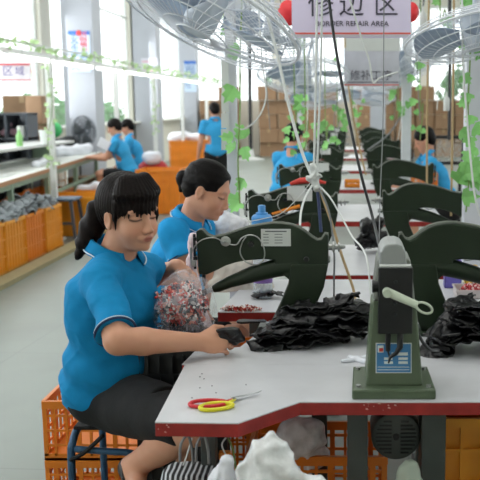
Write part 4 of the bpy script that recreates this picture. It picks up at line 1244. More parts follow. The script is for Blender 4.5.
for p, q, m, nm in ((G(225, 402.5, .758), G(233, 399.5, .758), mat('red_handle_plastic', (200, 32, 42)), 'red_shank'), (G(228, 404, .757), G(235, 399, .757), mat('yellow_handle_plastic', (222, 214, 40)), 'yellow_shank')):
    MB().tube([p, q], [.006, .004], 8).build(nm, m, sc, smooth=True, world=True)
# specks and a smudge on the bench top
r = random.Random(9)
for i, (px, py) in enumerate([(202, 374), (204, 379), (200, 377), (200, 388), (212, 386), (246, 385), (216, 393), (192, 398)]):
    p = G(px, py, .7503); one(MB().cyl(p, p + Vector((0, 0, .0012)), .0022, seg=7), 'crumb', M_black, 'tiny dark crumb on the front bench top near the scissors', 'crumb', group='crumbs on the front bench')

# --- black leather piles
def leather_piece(seed, L_=.17, W_=.07):
    rnd = random.Random(seed); mb = MB(); NU, NV = 16, 6; vs = []
    for i in range(NU + 1):
        u = i / NU; wd = W_ * (math.sin(PI * min(1, .12 + u * .88)) ** .45) * (1 - .25 * u)
        for j in range(NV + 1):
            v = j / NV - .5
            x = (u - .5) * L_; y = v * wd + .012 * math.sin(u * 7 + seed)
            z = -1.7 * (x ** 2) + .006 * math.sin(u * 16 + seed * 2.1 + v * 3) * (abs(v) * 2) + .004 * math.sin(u * 30 + seed) * (abs(v) * 2) ** 2 - .5 * y * y * 8
            vs.append((x, y, z))
    fs = [(i * (NV + 1) + j, i * (NV + 1) + j + 1, (i + 1) * (NV + 1) + j + 1, (i + 1) * (NV + 1) + j) for i in range(NU) for j in range(NV)]
    mb.add(vs, fs); return mb
protos = []
def leather(i, loc, rot, sc_, label, group, name='leather_piece', m=None):
    if len(protos) < 5:
        o = leather_piece(len(protos)).build(name, M_leather); so = o.modifiers.new('thick', 'SOLIDIFY'); so.thickness = .0035
        o.data.polygons.foreach_set('use_smooth', [True] * len(o.data.polygons)); protos.append(o)
    else: o = protos[i % 5].copy(); COL.objects.link(o)
    o.name = name; o.location = loc; o.rotation_euler = rot; o.scale = (sc_,) * 3
    return tag(o, label, 'leather piece', group)
r = random.Random(21)
def pile(cx, cy, wx, wy, H_, n, yaw, label, group, z0=.752, lean=.5, sc0=1.0):
    for i in range(n):
        t = i / (n - 1)
        a = r.uniform(-1, 1); b = r.uniform(-1, 1)
        x = cx + a * wx * (1 - .35 * t); y = cy + b * wy * (1 - .4 * t)
        hh = H_ * (1 - .45 * a * a)
        z = z0 + .022 + t * (hh - .025)
        leather(i + 3, (x, y, z), (r.uniform(-.35, .35) - lean * .4 * b, a * lean * .7 + r.uniform(-.25, .25), yaw + r.uniform(-.5, .5)), sc0 * r.uniform(.85, 1.15), label, group)
g1 = P(312, 345, 2.72)
pile(g1.x - .03, 2.73, .10, .06, .125, 44, .45, 'black leather shoe piece in the big heap in front of the near machine', 'black leather pieces heaped in the middle')
pile(g1.x + .10, 2.78, .10, .065, .155, 44, .2, 'black leather shoe piece in the big heap in front of the near machine', 'black leather pieces heaped in the middle')
g2 = P(462, 355, 2.66)
pile(g2.x + .02, 2.66, .11, .06, .165, 50, 1.1, 'black leather shoe piece in the heap at the right edge behind the front machine', 'black leather pieces heaped on the right', lean=.7)
g3 = P(371, 235, 4.5)
blob('ribbon_bundle', 'black ribbon bundle on the aisle bench, straps bunched around it', 'bundle', [(P(364, 240, 4.5), P(378, 238, 4.5), .05, .05, .03), (P(365, 226, 4.5), P(378, 223, 4.5), .042, .042, .03)], (-.02, 4.38, .74), (.24, 4.64, .98), .005, M_leather, .006, 12, 3, .006, crease=1.2)
pile(g3.x, 4.5, .055, .05, .16, 26, .9, 'black strap piece in the clump on the bench right of the near machine\'s pulley', 'black pieces clumped in the aisle', lean=.6, sc0=.5)
g4 = P(268, 306, 3.35)
pile(g4.x, 3.4, .05, .03, .03, 6, .1, 'small black piece lying behind the black insole beside the near machine foot', 'small black pieces by the machine foot', sc0=.5)

# white cloth scrap poking out under the heap
blob('cloth_scrap', 'small white cloth scrap poking out below the black leather heap', 'cloth', [(G(342, 361, .756), G(366, 358, .756), .006, .010, .01), (G(350, 357, .756), G(366, 362, .756), .008, .008, .01)], (-.06, 2.48, .748), (.1, 2.66, .78), .0025, M_cloth_w, .002, 18, 2, .001)
# black insole and the piece held in the hand
o = thing('shoe_insole', 'flat black shoe insole on the bench left of the near machine foot', 'insole', G(250, 315, .79))
mb = MB(); pr = [(-.05, .0), (-.045, .014), (-.025, .02), (.0, .016), (.02, .014), (.045, .018), (.055, .004), (.05, -.012), (.02, -.012), (0, -.012), (-.03, -.018), (-.046, -.012)]
mb.prism([(x * 1.0, y * 1.3) for x, y in pr], 0, .008); mb.build('insole_body', M_leather, o, bevel=.003)
o.location = (P(250, 314, 2.98).x, 3.0, .7515)
hp = P(228, 334, 2.58)
blob('leather_upper', 'black leather upper held in the seated woman\'s right hand', 'shoe upper', [(P(219, 330, 2.57), P(232, 329, 2.58), .010, .018, .012), (P(232, 330, 2.58), P(242, 339, 2.60), .020, .013, .01), (P(222, 336, 2.58), P(236, 341, 2.60), .014, .014, .01)], (-.46, 2.5, .74), (-.26, 2.7, .84), .003, M_leather, .003, 16, 2, .003)
# finger bandage
# --- bag of scraps between the two women
M_scr = speckle('scrap_colours', [(214, 74, 62), (238, 150, 130), (30, 28, 40), (228, 220, 222), (200, 60, 60), (48, 44, 64), (245, 235, 232)], 90, .5)
M_scrd = speckle('dark_scraps', [(30, 28, 44), (60, 56, 84), (20, 20, 28), (120, 116, 140), (34, 32, 50)], 90, .5)
r = random.Random(31)
def chips(name, label, c0, rad, n, m, ln=.022, rr=.0035, cat='scraps'):
    mb = MB()
    for i in range(n):
        v = Vector((r.gauss(0, 1), r.gauss(0, 1), r.gauss(0, 1))).normalized() * (r.random() ** .33)
        p = Vector(c0) + Vector((v.x * rad[0], v.y * rad[1], v.z * rad[2])); d = Vector((r.uniform(-1, 1), r.uniform(-1, 1), r.uniform(-1, 1))).normalized() * ln * r.uniform(.5, 1)
        mb.tube([p - d, p + d * .2 + Vector((0, 0, .004)), p + d], rr, 5)
    o = mb.build(name, m, recalc=False); recenter(o); return tag(o, label, cat, kind='stuff')
bc = P(185, 305, 2.74)
chips('fabric_scraps', 'red, white and black trimmings inside the clear bag between the women', bc + Vector((-.01, 0, .0)), (.078, .07, .066), 620, M_scr, rr=.0045)
chips('fabric_scraps', 'dark navy trimmings at the bottom of the clear bag', P(181, 328, 2.74), (.07, .055, .03), 200, M_scrd)
blob('plastic_bag', 'clear plastic bag of red and black trimmings between the two women', 'bag',
     [(P(180, 310, 2.74), P(190, 312, 2.74), .090, .085, .03), (P(178, 285, 2.74), P(196, 290, 2.74), .045, .05, .04), (P(180, 276, 2.80), P(188, 272, 2.86), .025, .012, .03), (P(180, 328, 2.74), P(198, 330, 2.74), .062, .045, .03)],
     (-.68, 2.60, .62), (-.36, 2.95, 1.1), .0045, M_film3, .007, 8, 9, .009)
o = crate('black crate under the clear bag of trimmings', (-.545, 2.80, 0), .26, .24, .755, 7, 5, 8, m=M_blackplas, solid=True)

# red scraps lying along the edge of the third bench
chips('fabric_scraps', 'red and white scraps strewn along the front of the bottle bench', Vector((-.40, yC + .02, .757)), (.075, .02, .008), 110, speckle('red_scraps', [(170, 40, 36), (220, 190, 180), (140, 30, 30), (200, 80, 60), (230, 220, 214)], 110), .012, .003)
# --- water bottle
b0 = P(263, 292, 3.42)
BTS = 1.12
bt = thing('water_bottle', 'clear water bottle with a light blue sports cap behind the near machine', 'bottle', (b0.x, 3.42, .75))
M_pet = film('clear_bottle_plastic', (214, 228, 236), .38, .1)
MB().lathe([(.030, .0), (.034, .006), (.034, .06), (.031, .075), (.034, .09), (.034, .21), (.033, .235), (.026, .262), (.0165, .285), (.0165, .30)], (0, 0, 0), (0, 0, 1), 28).build('bottle_body', M_pet, bt, smooth=True)
MB().lathe([(.0345, .055), (.0347, .056), (.0347, .115), (.0345, .116)], (0, 0, 0), (0, 0, 1), 28).build('bottle_label', mat('purple_label', (128, 96, 168), .4), bt, smooth=True)
MB().lathe([(.035, .250), (.036, .255), (.036, .285), (.030, .292), (.021, .294), (.021, .300), (.013, .302), (.013, .322), (.011, .326), (.006, .327)], (0, 0, 0), (0, 0, 1), 28).build('sports_cap', mat('blue_cap', (74, 144, 206), .35), bt, smooth=True)
bt.scale = (BTS,) * 3
# pale cloths hanging behind the near machine's arm, white bag by the second woman
M_beige = mat('beige_cloth', (196, 190, 180), .85, var=.05, bump=.3)
blob('cloth_bundle', 'pale beige cloth bundle heaped behind the near machine arm', 'cloth',
     [(P(232, 272, 3.6), P(262, 268, 3.62), .07, .06, .04), (P(225, 300, 3.6), P(262, 292, 3.62), .07, .06, .04), (P(215, 285, 3.56), P(222, 310, 3.58), .04, .05, .04), (P(226, 262, 3.6), P(228, 300, 3.58), .05, .05, .03)],
     (-.68, 3.42, .74), (-.28, 3.76, 1.02), .006, M_beige, .009, 6, 4, .012)
blob('plastic_bag', 'white plastic bag on the machine table beside the profile woman\'s face', 'bag',
     [(P(224, 214, 4.0), P(230, 226, 4.0), .03, .07, .03), (P(215, 226, 4.0), P(238, 226, 4.0), .04, .05, .03), (P(226, 240, 4.0), P(230, 300, 4.0), .06, .07, .03)],
     (-.72, 3.8, .76), (-.42, 4.16, 1.16), .006, film('white_bag_film', (236, 236, 240), .85, .4), .01, 7, 3, .012)
blob('cloth_bundle', 'white and pink cloth strips at the nose of the near machine', 'cloth',
     [(P(193, 236, 3.18), P(191, 262, 3.18), .016, .018, .02), (P(191, 262, 3.18), P(196, 300, 3.18), .016, .03, .02), (P(196, 300, 3.18), P(205, 345, 3.18), .03, .05, .02)],
     (-.68, 3.06, .60), (-.42, 3.26, 1.12), .005, mat('pink_white_cloth', (226, 208, 212), .8, var=.12, scale=30), .006, 9, 3, .006)
# --- things between and behind the right machines
def bin_(label, px, py, Y, w, h, d, c, rim=True):
    p = P(px, py, Y); root = thing('storage_bin', label, 'bin', (p.x, Y, p.z - h / 2))
    m = mat('bin_%d_%d_%d' % c, c, .4)
    mb = MB(); t = .004
    mb.box((0, 0, t / 2), (w, d, t))
    for s_ in (-1, 1): mb.box((0, s_ * (d / 2 - t / 2), h / 2), (w, t, h)); mb.box((s_ * (w / 2 - t / 2), 0, h / 2), (t, d, h))
    mb.build('bin_body', m, root, bevel=.001)
    mb = MB()
    for s_ in (-1, 1): mb.box((0, s_ * d / 2, h - .004), (w + .01, .006, .008)); mb.box((s_ * w / 2, 0, h - .004), (.006, d, .008))
    mb.build('bin_rim', m, root); return root
def P_onz(px, Y): return (P(px, 300, Y).x, Y)
for lab, px, Y, w, h, c in (('violet blue box beside the right-hand machine leg', 452, 3.62, .07, .11, (104, 96, 178)), ('yellow box among the coloured boxes at the right edge', 470, 3.66, .05, .08, (232, 190, 40)),
                            ('green box at the right edge behind the machine', 484, 3.66, .045, .06, (96, 176, 96))):
    x, _ = P_onz(px, Y); root = bin_(lab, px, 300, Y, w, h, .06, c); root.location = (x, Y, .7505)
x, _ = P_onz(478, 3.40)
chips('fabric_scraps', 'red and white trimmings in the tray at the right edge', Vector((x, 3.45, .775)), (.06, .05, .02), 160, speckle('tray_scraps', [(178, 36, 52), (236, 210, 208), (150, 26, 40), (220, 90, 90)], 100), .016, .0035)
root = bin_('shallow white tray of red trimmings at the right edge', 478, 312, 3.45, .17, .035, .13, (206, 196, 196)); root.location = (x, 3.45, .7505)
# orange & blue bits on the second-row machine
one(MB().tube(spline([P(272, 214, 4.21), P(286, 210, 4.21), P(300, 206, 4.21)], 5), [.006] * 4 + [.009] * 7, 8), 'screwdriver', M_or, 'orange handled tool lying against the second left-hand machine', 'tool', smooth=True)
bx = P(345, 186, 5.9)
crate('orange tray on the bench in the aisle, beyond the third bench edge', (.02, 7.9 + .25, .7505), .14, .12, .07, 6, 4, 3)
crate('orange bin on the bench behind the second right-hand machine', (.62, 4.58, .7505), .22, .16, .12, 6, 4, 3, m=M_or)
crate('red and orange bin on the bench in front of the right-hand worker', (.66, 8.05, .7505), .26, .2, .14, 6, 4, 3, m=M_or2)

# ================================================================= posts, signs, cords
def post(label, x, y, w, z1=4.6, m=None):
    mb = MB(); mb.box((x, y, z1 / 2), (w, w, z1)); r_ = thing('steel_post', label, 'post', (x, y, 0)); mb.build('post_shaft', m or M_post, r_, world=True, bevel=.004)
    MB().box((x, y, .006), (w * 2.2, w * 2.2, .012)).build('foot_plate', m or M_post, r_, world=True); return r_
post('grey steel post with papers on it, beside the profile woman\'s head', P(232, 120, 4.3).x, 4.3, .05)
post('thick grey post at the right edge of the picture', .575, 4.0 + .15, .085)
post('white post in front of the right-hand worker', P(410, 120, 6.75).x, 7.2, .075, m=mat('white_post', (214, 218, 222), .5))
post('thin pale post behind the bending worker', P(299, 120, 9.3).x, 9.45, .05, m=mat('white_post', (214, 218, 222), .5))
for k, (y0, y1) in enumerate(((60, 92), (93, 112), (113, 128), (129, 150))):
    a, b = P(221, y0, 4.26), P(229, y1, 4.26)
    one(MB().box((a + b) / 2, (b.x - a.x, .001, a.z - b.z)), 'paper_sheet', M_label, ['topmost paper sheet fixed to the grey post', 'second paper sheet down on the grey post', 'third paper sheet down on the grey post', 'lowest paper sheet on the grey post'][k], 'paper')
# black stand and pole in the aisle behind
p = G(251, 160, 0)
s_ = thing('black_stand', 'thin black pole on a flat pale base standing far back on the open floor', 'stand', (p.x, p.y, 0))
MB().cyl((0, 0, 0), (0, 0, 4.6), .05, seg=12).build('pole', M_black, s_, smooth=True); MB().lathe([(.38, 0), (.38, .03), (.1, .08), (.06, .3)], (0, 0, 0), (0, 0, 1), 24).build('stand_base', M_label, s_, smooth=True)
# hanging signs
def sign(name, label, x0, y0, x1, y1, Y, face, texts, stripe=None, hang=True, lh=None):
    a, b = P(x0, y0, Y), P(x1, y1, Y); w, h = b.x - a.x, a.z - b.z; c = (a + b) / 2
    root = thing(name, label, 'sign', (c.x, Y, b.z))
    MB().box((0, 0, h / 2), (w, .012, h)).build('board', face, root, bevel=.001)
    if stripe:
        for (sy, sh, m) in stripe: MB().box((0, -.007, sy * h), (w, .0016, sh * h)).build('stripe', m, root)
    for body, px, py, size, m, sx in texts:
        q = P(px, py, Y); text('lettering', body, size, m, root, (q.x - c.x, -.0075, q.z - b.z), (PI / 2, 0, 0), sx=sx)
    if hang:
        for s2 in (-1, 1): MB().tube([(s2 * w * .4, 0, h), (s2 * w * .4, 0, 4.6 - b.z)], .002, 6).build('hanging_wire', M_wireg, root)
    return root
M_signf = mat('sign_lilac', (222, 212, 236), .5, var=.01); M_signs = mat('sign_stripe', (226, 106, 90), .5)
sm_ = 4.2 * .99 / 885
sign('hanging_sign', 'lilac white hanging sign reading BORDER REPAIR AREA under three large characters', 291.5, -22, 410.5, 38, 4.0, M_signf,
     [('修', 321, 6, .118, M_dark, 1), ('边', 351.5, 6, .112, M_dark, 1), ('区', 386, 6, .112, M_dark, 1), ('BORDER REPAIR AREA', 352, 24, .0318, M_dark, 1.02)],
     stripe=[(.075, .03, M_signs), (.035, .018, M_label)])
sign('hanging_sign', 'grey lilac hanging sign farther back under the first, with small dark characters', 344, 48, 399, 86, 6.6, mat('sign_grey', (196, 196, 206), .5),
     [('修补工序', 371, 76, .078, M_dark, 1)], stripe=[(.10, .02, M_dark), (.03, .03, M_signs)])
sign('hanging_sign', 'white hanging panel between the two lilac signs', 346, 38, 400, 51, 6.3, M_label, [])
M_pkb = mat('banner_pink', (228, 120, 130), .5)
b_ = sign('banner', 'white and pink banner with lilac characters on the left lamp rail', -34, 63, 31, 81, 8.4, mat('banner_white', (246, 240, 250), .6),
     [('管', -26, 71.5, .10, mat('lilac_ink', (150, 140, 190), .6), 1), ('理', -9, 71.5, .10, mat('lilac_ink', (150, 140, 190), .6), 1), ('区', 8, 71.5, .10, mat('lilac_ink', (150, 140, 190), .6), 1), ('域', 20, 71.5, .09, mat('lilac_ink', (150, 140, 190), .6), 1)], stripe=[(.93, .14, M_pkb), (.04, .08, M_pkb)], hang=False)
# posters on the columns
def poster(label, x, y, z0, z1, w, two):
    root = thing('poster', label, 'poster', (x, y, z0)); h = z1 - z0
    MB().box((0, 0, h / 2), (w, .01, h)).build('sheet', mat('poster_sheet', (198, 216, 236), .5), root)
    MB().box((0, -.006, h * .955), (w, .002, h * .09)).build('header', mat('poster_blue', (48, 104, 188), .5), root)
    rd, bl = mat('poster_red', (206, 96, 104), .5), mat('poster_navy', (84, 112, 160), .5)
    if two:
        MB().ball((0, -.008, h * .95), (.045, .004, .045)).build('emblem', mat('emblem_red', (200, 60, 60), .5), root)
        for k, ch_ in enumerate('安全生产人人'): text('lettering', ch_, .15, bl, root, (-w * .22, -.0065, h * (.80 - .135 * k)), (PI / 2, 0, 0))
        for k, ch_ in enumerate('质量第一责任'): text('lettering', ch_, .15, rd if k < 3 else bl, root, (w * .2, -.0065, h * (.86 - .135 * k)), (PI / 2, 0, 0))
    else:
        for k, ch_ in enumerate('提高品质降低'): text('lettering', ch_, .17, bl, root, (-w * .2, -.0065, h * (.82 - .125 * k)), (PI / 2, 0, 0))
        for k, ch_ in enumerate('成本增效'): text('lettering', ch_, .17, bl, root, (w * .18, -.0065, h * (.80 - .13 * k)), (PI / 2, 0, 0))
poster('tall light blue poster with blue header and vertical characters on the nearest left column', (P(79.5, 50, 14.48).x), 14.485, P(0, 72, 14.48).z, P(0, 31, 14.48).z, 21 * 14.5 / 885, True)
poster('light blue poster with vertical characters on the farthest left column', P(190.5, 80, 25.98).x, 25.985, P(0, 92, 25.98).z, P(0, 61, 25.98).z, 12 * 26 / 885, False)
a, b = P(141, 58, 20.38), P(158, 76, 20.38)
pr = thing('notice', 'faded notice with pink lines on the second left column', 'notice', ((a.x + b.x) / 2, 20.385, b.z))
MB().box((0, 0, (a.z - b.z) / 2), (b.x - a.x, .01, a.z - b.z)).build('sheet', mat('notice_sheet', (206, 206, 216), .5), pr)
for k, cc in enumerate(((208, 128, 140), (120, 130, 170), (208, 128, 140))): MB().box((0, -.006, (a.z - b.z) * (.8 - .25 * k)), ((b.x - a.x) * .9, .002, .02)).build('printed_line', mat('notice_%d' % k, cc, .5), pr)

# --- hanging cables and cords
def cable(label, pts, r_, m, name='hanging_cable', cat='cable', group=None):
    pp = [P(*p) for p in pts]; pp = [Vector((pp[0].x - (pp[1].x - pp[0].x) * .3, pp[0].y, 4.6))] + pp if pts[0][1] <= 0 else pp
    pp = spline(pp[1:], 10) if pts[0][1] <= 0 else spline(pp, 10)
    if pts[0][1] <= 95 and cat != 'x': pp = [Vector((pp[0].x - (pp[3].x - pp[0].x) * .8, pp[0].y, 4.6))] + pp
    o = MB().tube(pp, r_, 7).build(name, m, smooth=True); recenter(o); return tag(o, label, cat, group)
cable('left one of the twin white cables hanging down to the knot over the near machine', [(317, 0, 3.2), (316, 60, 3.2), (315, 120, 3.2), (314, 168, 3.2)], .0042, M_wire)
cable('right one of the twin white cables hanging down to the knot over the near machine', [(322, 0, 3.22), (321, 60, 3.22), (319, 120, 3.22), (317, 170, 3.22)], .0042, M_wire)
cable('thick white cable sloping from upper left down to the knot', [(263, 0, 3.3), (276, 50, 3.28), (290, 110, 3.25), (302, 152, 3.22), (311, 174, 3.2)], .0058, M_wire)
cable('black cable running from the sign down across the aisle to the front machine', [(329, 0, 2.9), (336, 50, 2.85), (347, 110, 2.8), (360, 170, 2.75), (372, 215, 2.72), (381, 252, 2.40)], .0048, M_bcable)
cable('thin grey cable beside the black one in the aisle', [(384, 0, 3.0), (383, 120, 2.9), (380, 200, 2.8), (379, 250, 2.45)], .0018, M_wireg)
cable('thin white cable crossing the second character of the sign', [(350, 0, 3.4), (359, 30, 3.4), (369, 60, 3.4), (373, 82, 3.4), (380, 78, 3.4), (398, 72, 3.4)], .0036, M_wire)
cable('white wire from the knot curving right down the aisle', [(317, 184, 3.2), (329, 196, 3.15), (340, 214, 3.1), (352, 236, 3.0), (366, 256, 2.7), (371, 300, 2.62)], .0032, M_wire)
cable('white wire from the knot to the near machine\'s top', [(313, 184, 3.2), (305, 198, 3.1), (301, 212, 3.0), (300, 226, 2.9)], .0040, M_wire)
cable('thin wire looping left from the knot over the blue cap', [(311, 182, 3.2), (296, 200, 3.2), (280, 214, 3.2), (262, 219, 3.2), (246, 222, 3.0)], .0016, M_wire)
cable('dark blue rod hanging from the knot', [(317, 185, 3.2), (319, 205, 3.2), (321, 232, 3.2)], .006, mat('navy_rod', (64, 76, 118), .4))
cable('tan cord slanting from the knot down past the pulley', [(320, 190, 3.2), (332, 224, 3.15), (342, 256, 3.1), (353, 288, 3.05), (356, 306, 3.0)], .0050, M_rope)
cable('thin grey cable left of the pulley', [(319, 188, 3.18), (329, 212, 3.14), (334, 250, 3.1), (334, 280, 3.1), (334, 306, 3.1)], .0035, M_wireg)
cable('tan cord at the right in front of the worker', [(429, 0, 5.0), (428, 60, 5.0), (427, 120, 5.0), (427, 184, 5.0)], .0060, M_rope)
cable('tan cord hanging in front of the framed panel', [(454, 0, 4.5), (453, 100, 4.5), (452, 160, 4.5), (451, 216, 4.5)], .0060, M_rope)
cable('dark pole hanging down to the right-hand panel', [(450, 0, 6.0), (450, 60, 6.0), (449, 140, 6.0)], .011, M_black, name='hanging_pole', cat='pole')
cable('grey white cable falling along the thick right post', [(462, 0, 3.7), (463, 60, 3.7), (468, 130, 3.7), (474, 190, 3.7), (480, 216, 3.7)], .0045, M_wire)
cable('white cable loop off the grey post by the upper leaf', [(258, 0, 4.2), (262, 60, 4.2), (266, 96, 4.2), (258, 118, 4.2), (244, 129, 4.2), (236, 127, 4.2)], .0036, M_wire)
cable('tan cord hanging behind the third character of the sign', [(424, 0, 8.2), (410, 90, 8.2), (392, 130, 8.2), (368, 150, 8.2)], .008, M_wireg)
cable('black conduit left of the thick white cable', [(250, 0, 4.8), (250, 70, 4.8), (250, 120, 4.8), (251, 148, 4.8)], .007, M_bcable)
cable('thin dark tube in the middle of the left row', [(345, 60, 7.0), (352, 110, 7.0), (360, 150, 7.0), (366, 175, 7.0)], .008, M_rope)
for i, (x, t_, b_2, Y, dx) in enumerate(((240, 0, 90, 5.2, 3), (270, 0, 130, 5.6, -4), (306, 40, 150, 5.4, 2), (340, 90, 150, 6.6, -6), (398, 60, 140, 6.8, 5), (420, 0, 120, 6.2, -3), (437, 0, 110, 5.6, 3), (280, 0, 60, 4.6, 9), (300, 0, 100, 6.5, -10))):
    cable('thin grey wire dangling over the machine rows', [(x, t_ if t_ else 0, Y), (x + dx, (t_ + b_2) / 2, Y), (x, b_2, Y)], .0028, M_wireg if i % 2 else M_wire, group='thin wires dangling over the machine rows')
# the knot of tape and wires
blob('wire_knot', 'lump of white tape and knotted wires above the near machine', 'knot', [(P(313, 166, 3.19), P(316, 188, 3.19), .012, .016, .01), (P(308, 178, 3.19), P(320, 176, 3.19), .013, .011, .01)], (-.24, 3.1, 1.1), (-.06, 3.28, 1.34), .003, M_label, .005, 25, 3, .004)
one(MB().tube([P(290, 184, 4.25), P(300, 181, 4.25), P(312, 180, 4.25), P(326, 183, 4.25)], [.008, .016, .016, .006], 10), 'red_strip', mat('red_plastic_strip', (206, 58, 48), .4), 'red plastic strip lying on top of the second left-hand machine', 'strip', smooth=True)
# glue bottles hanging on wires
for px, py, Y, lab in ((446.5, 104, 5.2, 'small white dropper bottle hanging in front of the back boxes'), (423, 20, 4.8, 'small white dropper bottle hanging high near the right fan')):
    p = P(px, py, Y); o = thing('dropper_bottle', lab, 'bottle', p)
    MB().lathe([(.016, -.04), (.018, -.035), (.018, .03), (.006, .045), (.003, .07)], (0, 0, 0), (0, 0, 1), 16).build('bottle_body', M_label, o, smooth=True)
    MB().tube([(0, 0, .07), (0, 0, 4.6 - p.z)], .0025, 6).build('hanging_wire', M_wireg, o)

# ================================================================= hanging fans
def make_fan(R, label):
    root = thing('hanging_fan', label, 'fan', (0, 0, 0), group='caged fans hanging over the machine rows')
    mb = MB()
    circ = lambda rr, z, n=48: [Vector((rr * math.cos(2 * PI * i / n), rr * math.sin(2 * PI * i / n), z)) for i in range(n)]
    mb.tube(circ(R, 0), .006, 6, closed=True); mb.tube(circ(R, .018), .004, 6, closed=True)
    for s_ in (-1, 1):
        for rr in (.33, .62, .85): mb.tube(circ(R * rr, s_ * .085 * math.sqrt(1 - (rr * .92) ** 2)), .003, 5, closed=True)
        mb.tube(circ(R * .18, s_ * .088, 20), .004, 5, closed=True)
    cage = mb.build('guard_ring', M_fan, root, smooth=True)
    mb = MB()
    for s_ in (-1, 1):
        for i in range(48):
            a = 2 * PI * i / 48 + (.02 if s_ > 0 else 0)
            pts = []
            for k in range(5):
                q = .18 + (1 - .18) * k / 4; pts.append(Vector((R * q * math.cos(a + .25 * q), R * q * math.sin(a + .25 * q), s_ * .088 * math.sqrt(max(0, 1 - (q) ** 2)))))
            mb.tube(pts, .0015, 4, cap=False)
    w = mb.build('guard_wires', M_fan, root); tag(w, kind=None)
    MB().lathe([(.03, -.085), (.05, -.08), (.06, -.04), (.06, .06), (.05, .12), (.03, .14)], (0, 0, 0), (0, 0, 1), 24).build('motor', M_fanm, root, smooth=True)
    for k in range(3):
        a0 = 2 * PI * k / 3; mb = MB(); vs = []
        NR, NA = 8, 6
        for i in range(NR + 1):
            q = .2 + .66 * i / NR
            for j in range(NA + 1):
                a = a0 + (j / NA - .5) * (1.5 * math.sin(PI * (.18 + .62 * i / NR))) ; vs.append((R * q * math.cos(a), R * q * math.sin(a), (j / NA - .5) * .06))
        mb.add(vs, [(i * (NA + 1) + j, i * (NA + 1) + j + 1, (i + 1) * (NA + 1) + j + 1, (i + 1) * (NA + 1) + j) for i in range(NR) for j in range(NA)])
        o = mb.build('fan_blade', M_blade, root, smooth=True); so = o.modifiers.new('thick', 'SOLIDIFY'); so.thickness = .003
    return root
def orient(n, spin=0):
    n = Vector(n).normalized(); q = (-n).to_track_quat('Z', 'Y'); return (q.to_matrix() @ Matrix.Rotation(spin, 3, 'Z')).to_euler()
fan = make_fan(.36, 'large caged fan hanging at the top left of the machine rows, its blue blades showing')
fspec = [((205, 12), 3.5, (-.40, -.26, -.86), .3, .395, None), ((474, 34), 3.7, (.20, -.22, -.95), 1.2, .29, 'caged fan hanging at the top right corner, left of the thick post'),
         ((304, 76), 6.4, (.0, -.30, -.95), .8, .33, 'caged fan hanging below and left of the lilac sign'), ((404, 66), 7.2, (.42, -.30, -.85), 2.1, .36, 'tilted caged fan hanging below the right end of the sign'),
         ((318, 96), 9.0, (.1, -.3, -.95), 0, .33, 'small far caged fan above the left machine row'), ((366, 96), 11.0, (-.1, -.2, -.95), .5, .36, 'far caged fan above the aisle'),
         ((272, 28), 4.5, (-.1, -.35, -.93), .5, .24, 'caged fan hanging just left of the lilac sign')]
for i, (pp, Y, n, spin, R, lab) in enumerate(fspec):
    p = P(pp[0], pp[1], Y); f_ = fan if i == 0 else dup(fan, label=lab)
    f_.location = p; f_.rotation_euler = orient(n, spin); f_.scale = (R / .36,) * 3
    up = (Vector((p.x, p.y, 4.6)) - p)
    inv = rootmat(f_).inverted()
    MB().tube([inv @ (p + Vector((0, 0, .1))), inv @ Vector((p.x, p.y, 4.6))], .012, 8).build('down_rod', M_fanm, f_, smooth=True)
# red lanterns
for px, py, Y, r_, lab in ((288, 13, 4.3, .048, 'red paper lantern at the left end of the lilac sign'), (411, 12, 4.6, .040, 'red paper lantern near the top right fan'), (23, 71, 8.5, .075, 'round red lantern at the end of the pink banner')):
    p = P(px, py, Y); o = thing('red_lantern', lab, 'lantern', p - Vector((0, 0, r_)))
    MB().ball((0, 0, r_), (r_, r_, r_ * (1.25 if px > 100 else .8)), 20, 12).build('lantern_globe', mat('lantern_red', (228, 52, 58), .5), o, smooth=True)
    MB().tube([(0, 0, r_ * 1.9), (0, 0, (4.6 if px > 100 else 2.02) - o.location.z)], .002, 6).build('hanging_wire', M_wireg, o)
# ivy
garland('ivy_garland', [P(242, 0, 4.22), P(240, 60, 4.22), P(240, 110, 4.2), P(238, 160, 4.2), P(240, 205, 4.2)], 'artificial ivy twined down the grey post with big light leaves', 9, .085, .03, 3)
garland('ivy_garland', [P(472, -10, 3.9), P(470, 60, 3.9), P(468, 110, 3.85), P(470, 160, 3.8), P(466, 212, 3.8)], 'artificial ivy with big leaves down the thick right post', 22, .085, .045, 8)
gl = ['ivy strand hanging in front of the back boxes, left of the aisle', 'ivy strand dangling over the third left-hand machine', 'ivy strand beside the white post on the right', 'ivy strand far down the aisle', 'ivy strand above the bending worker', 'ivy strand above the right machine row', 'ivy strand hanging left of the twin cables']
for i, (x, y0, y1, Y) in enumerate(((337, 88, 128, 6.8), (325, 96, 150, 6.2), (420, 70, 140, 6.3), (352, 92, 120, 9), (294, 70, 140, 5.6), (398, 84, 118, 7), (305, 92, 150, 5.2))):
    garland('ivy_garland', [Vector((P(x, y0, Y).x, Y, 4.6)), P(x, y0, Y), P(x + 3, (y0 + y1) / 2, Y), P(x, y1, Y)], gl[i], 13, .06, .07, 20 + i)
gt = ['ivy hanging among the fans above the sign\'s left end', 'ivy hanging among the fans above the top right corner']
for i, (x, Y) in enumerate(((222, 4.9), (440, 4.8))):
    garland('ivy_garland', [Vector((P(x, 0, Y).x, Y, 4.6)), P(x, -20, Y), P(x + 5, 10, Y), P(x + 10, 30, Y)], gt[i], 12, .07, .07, 40 + i)

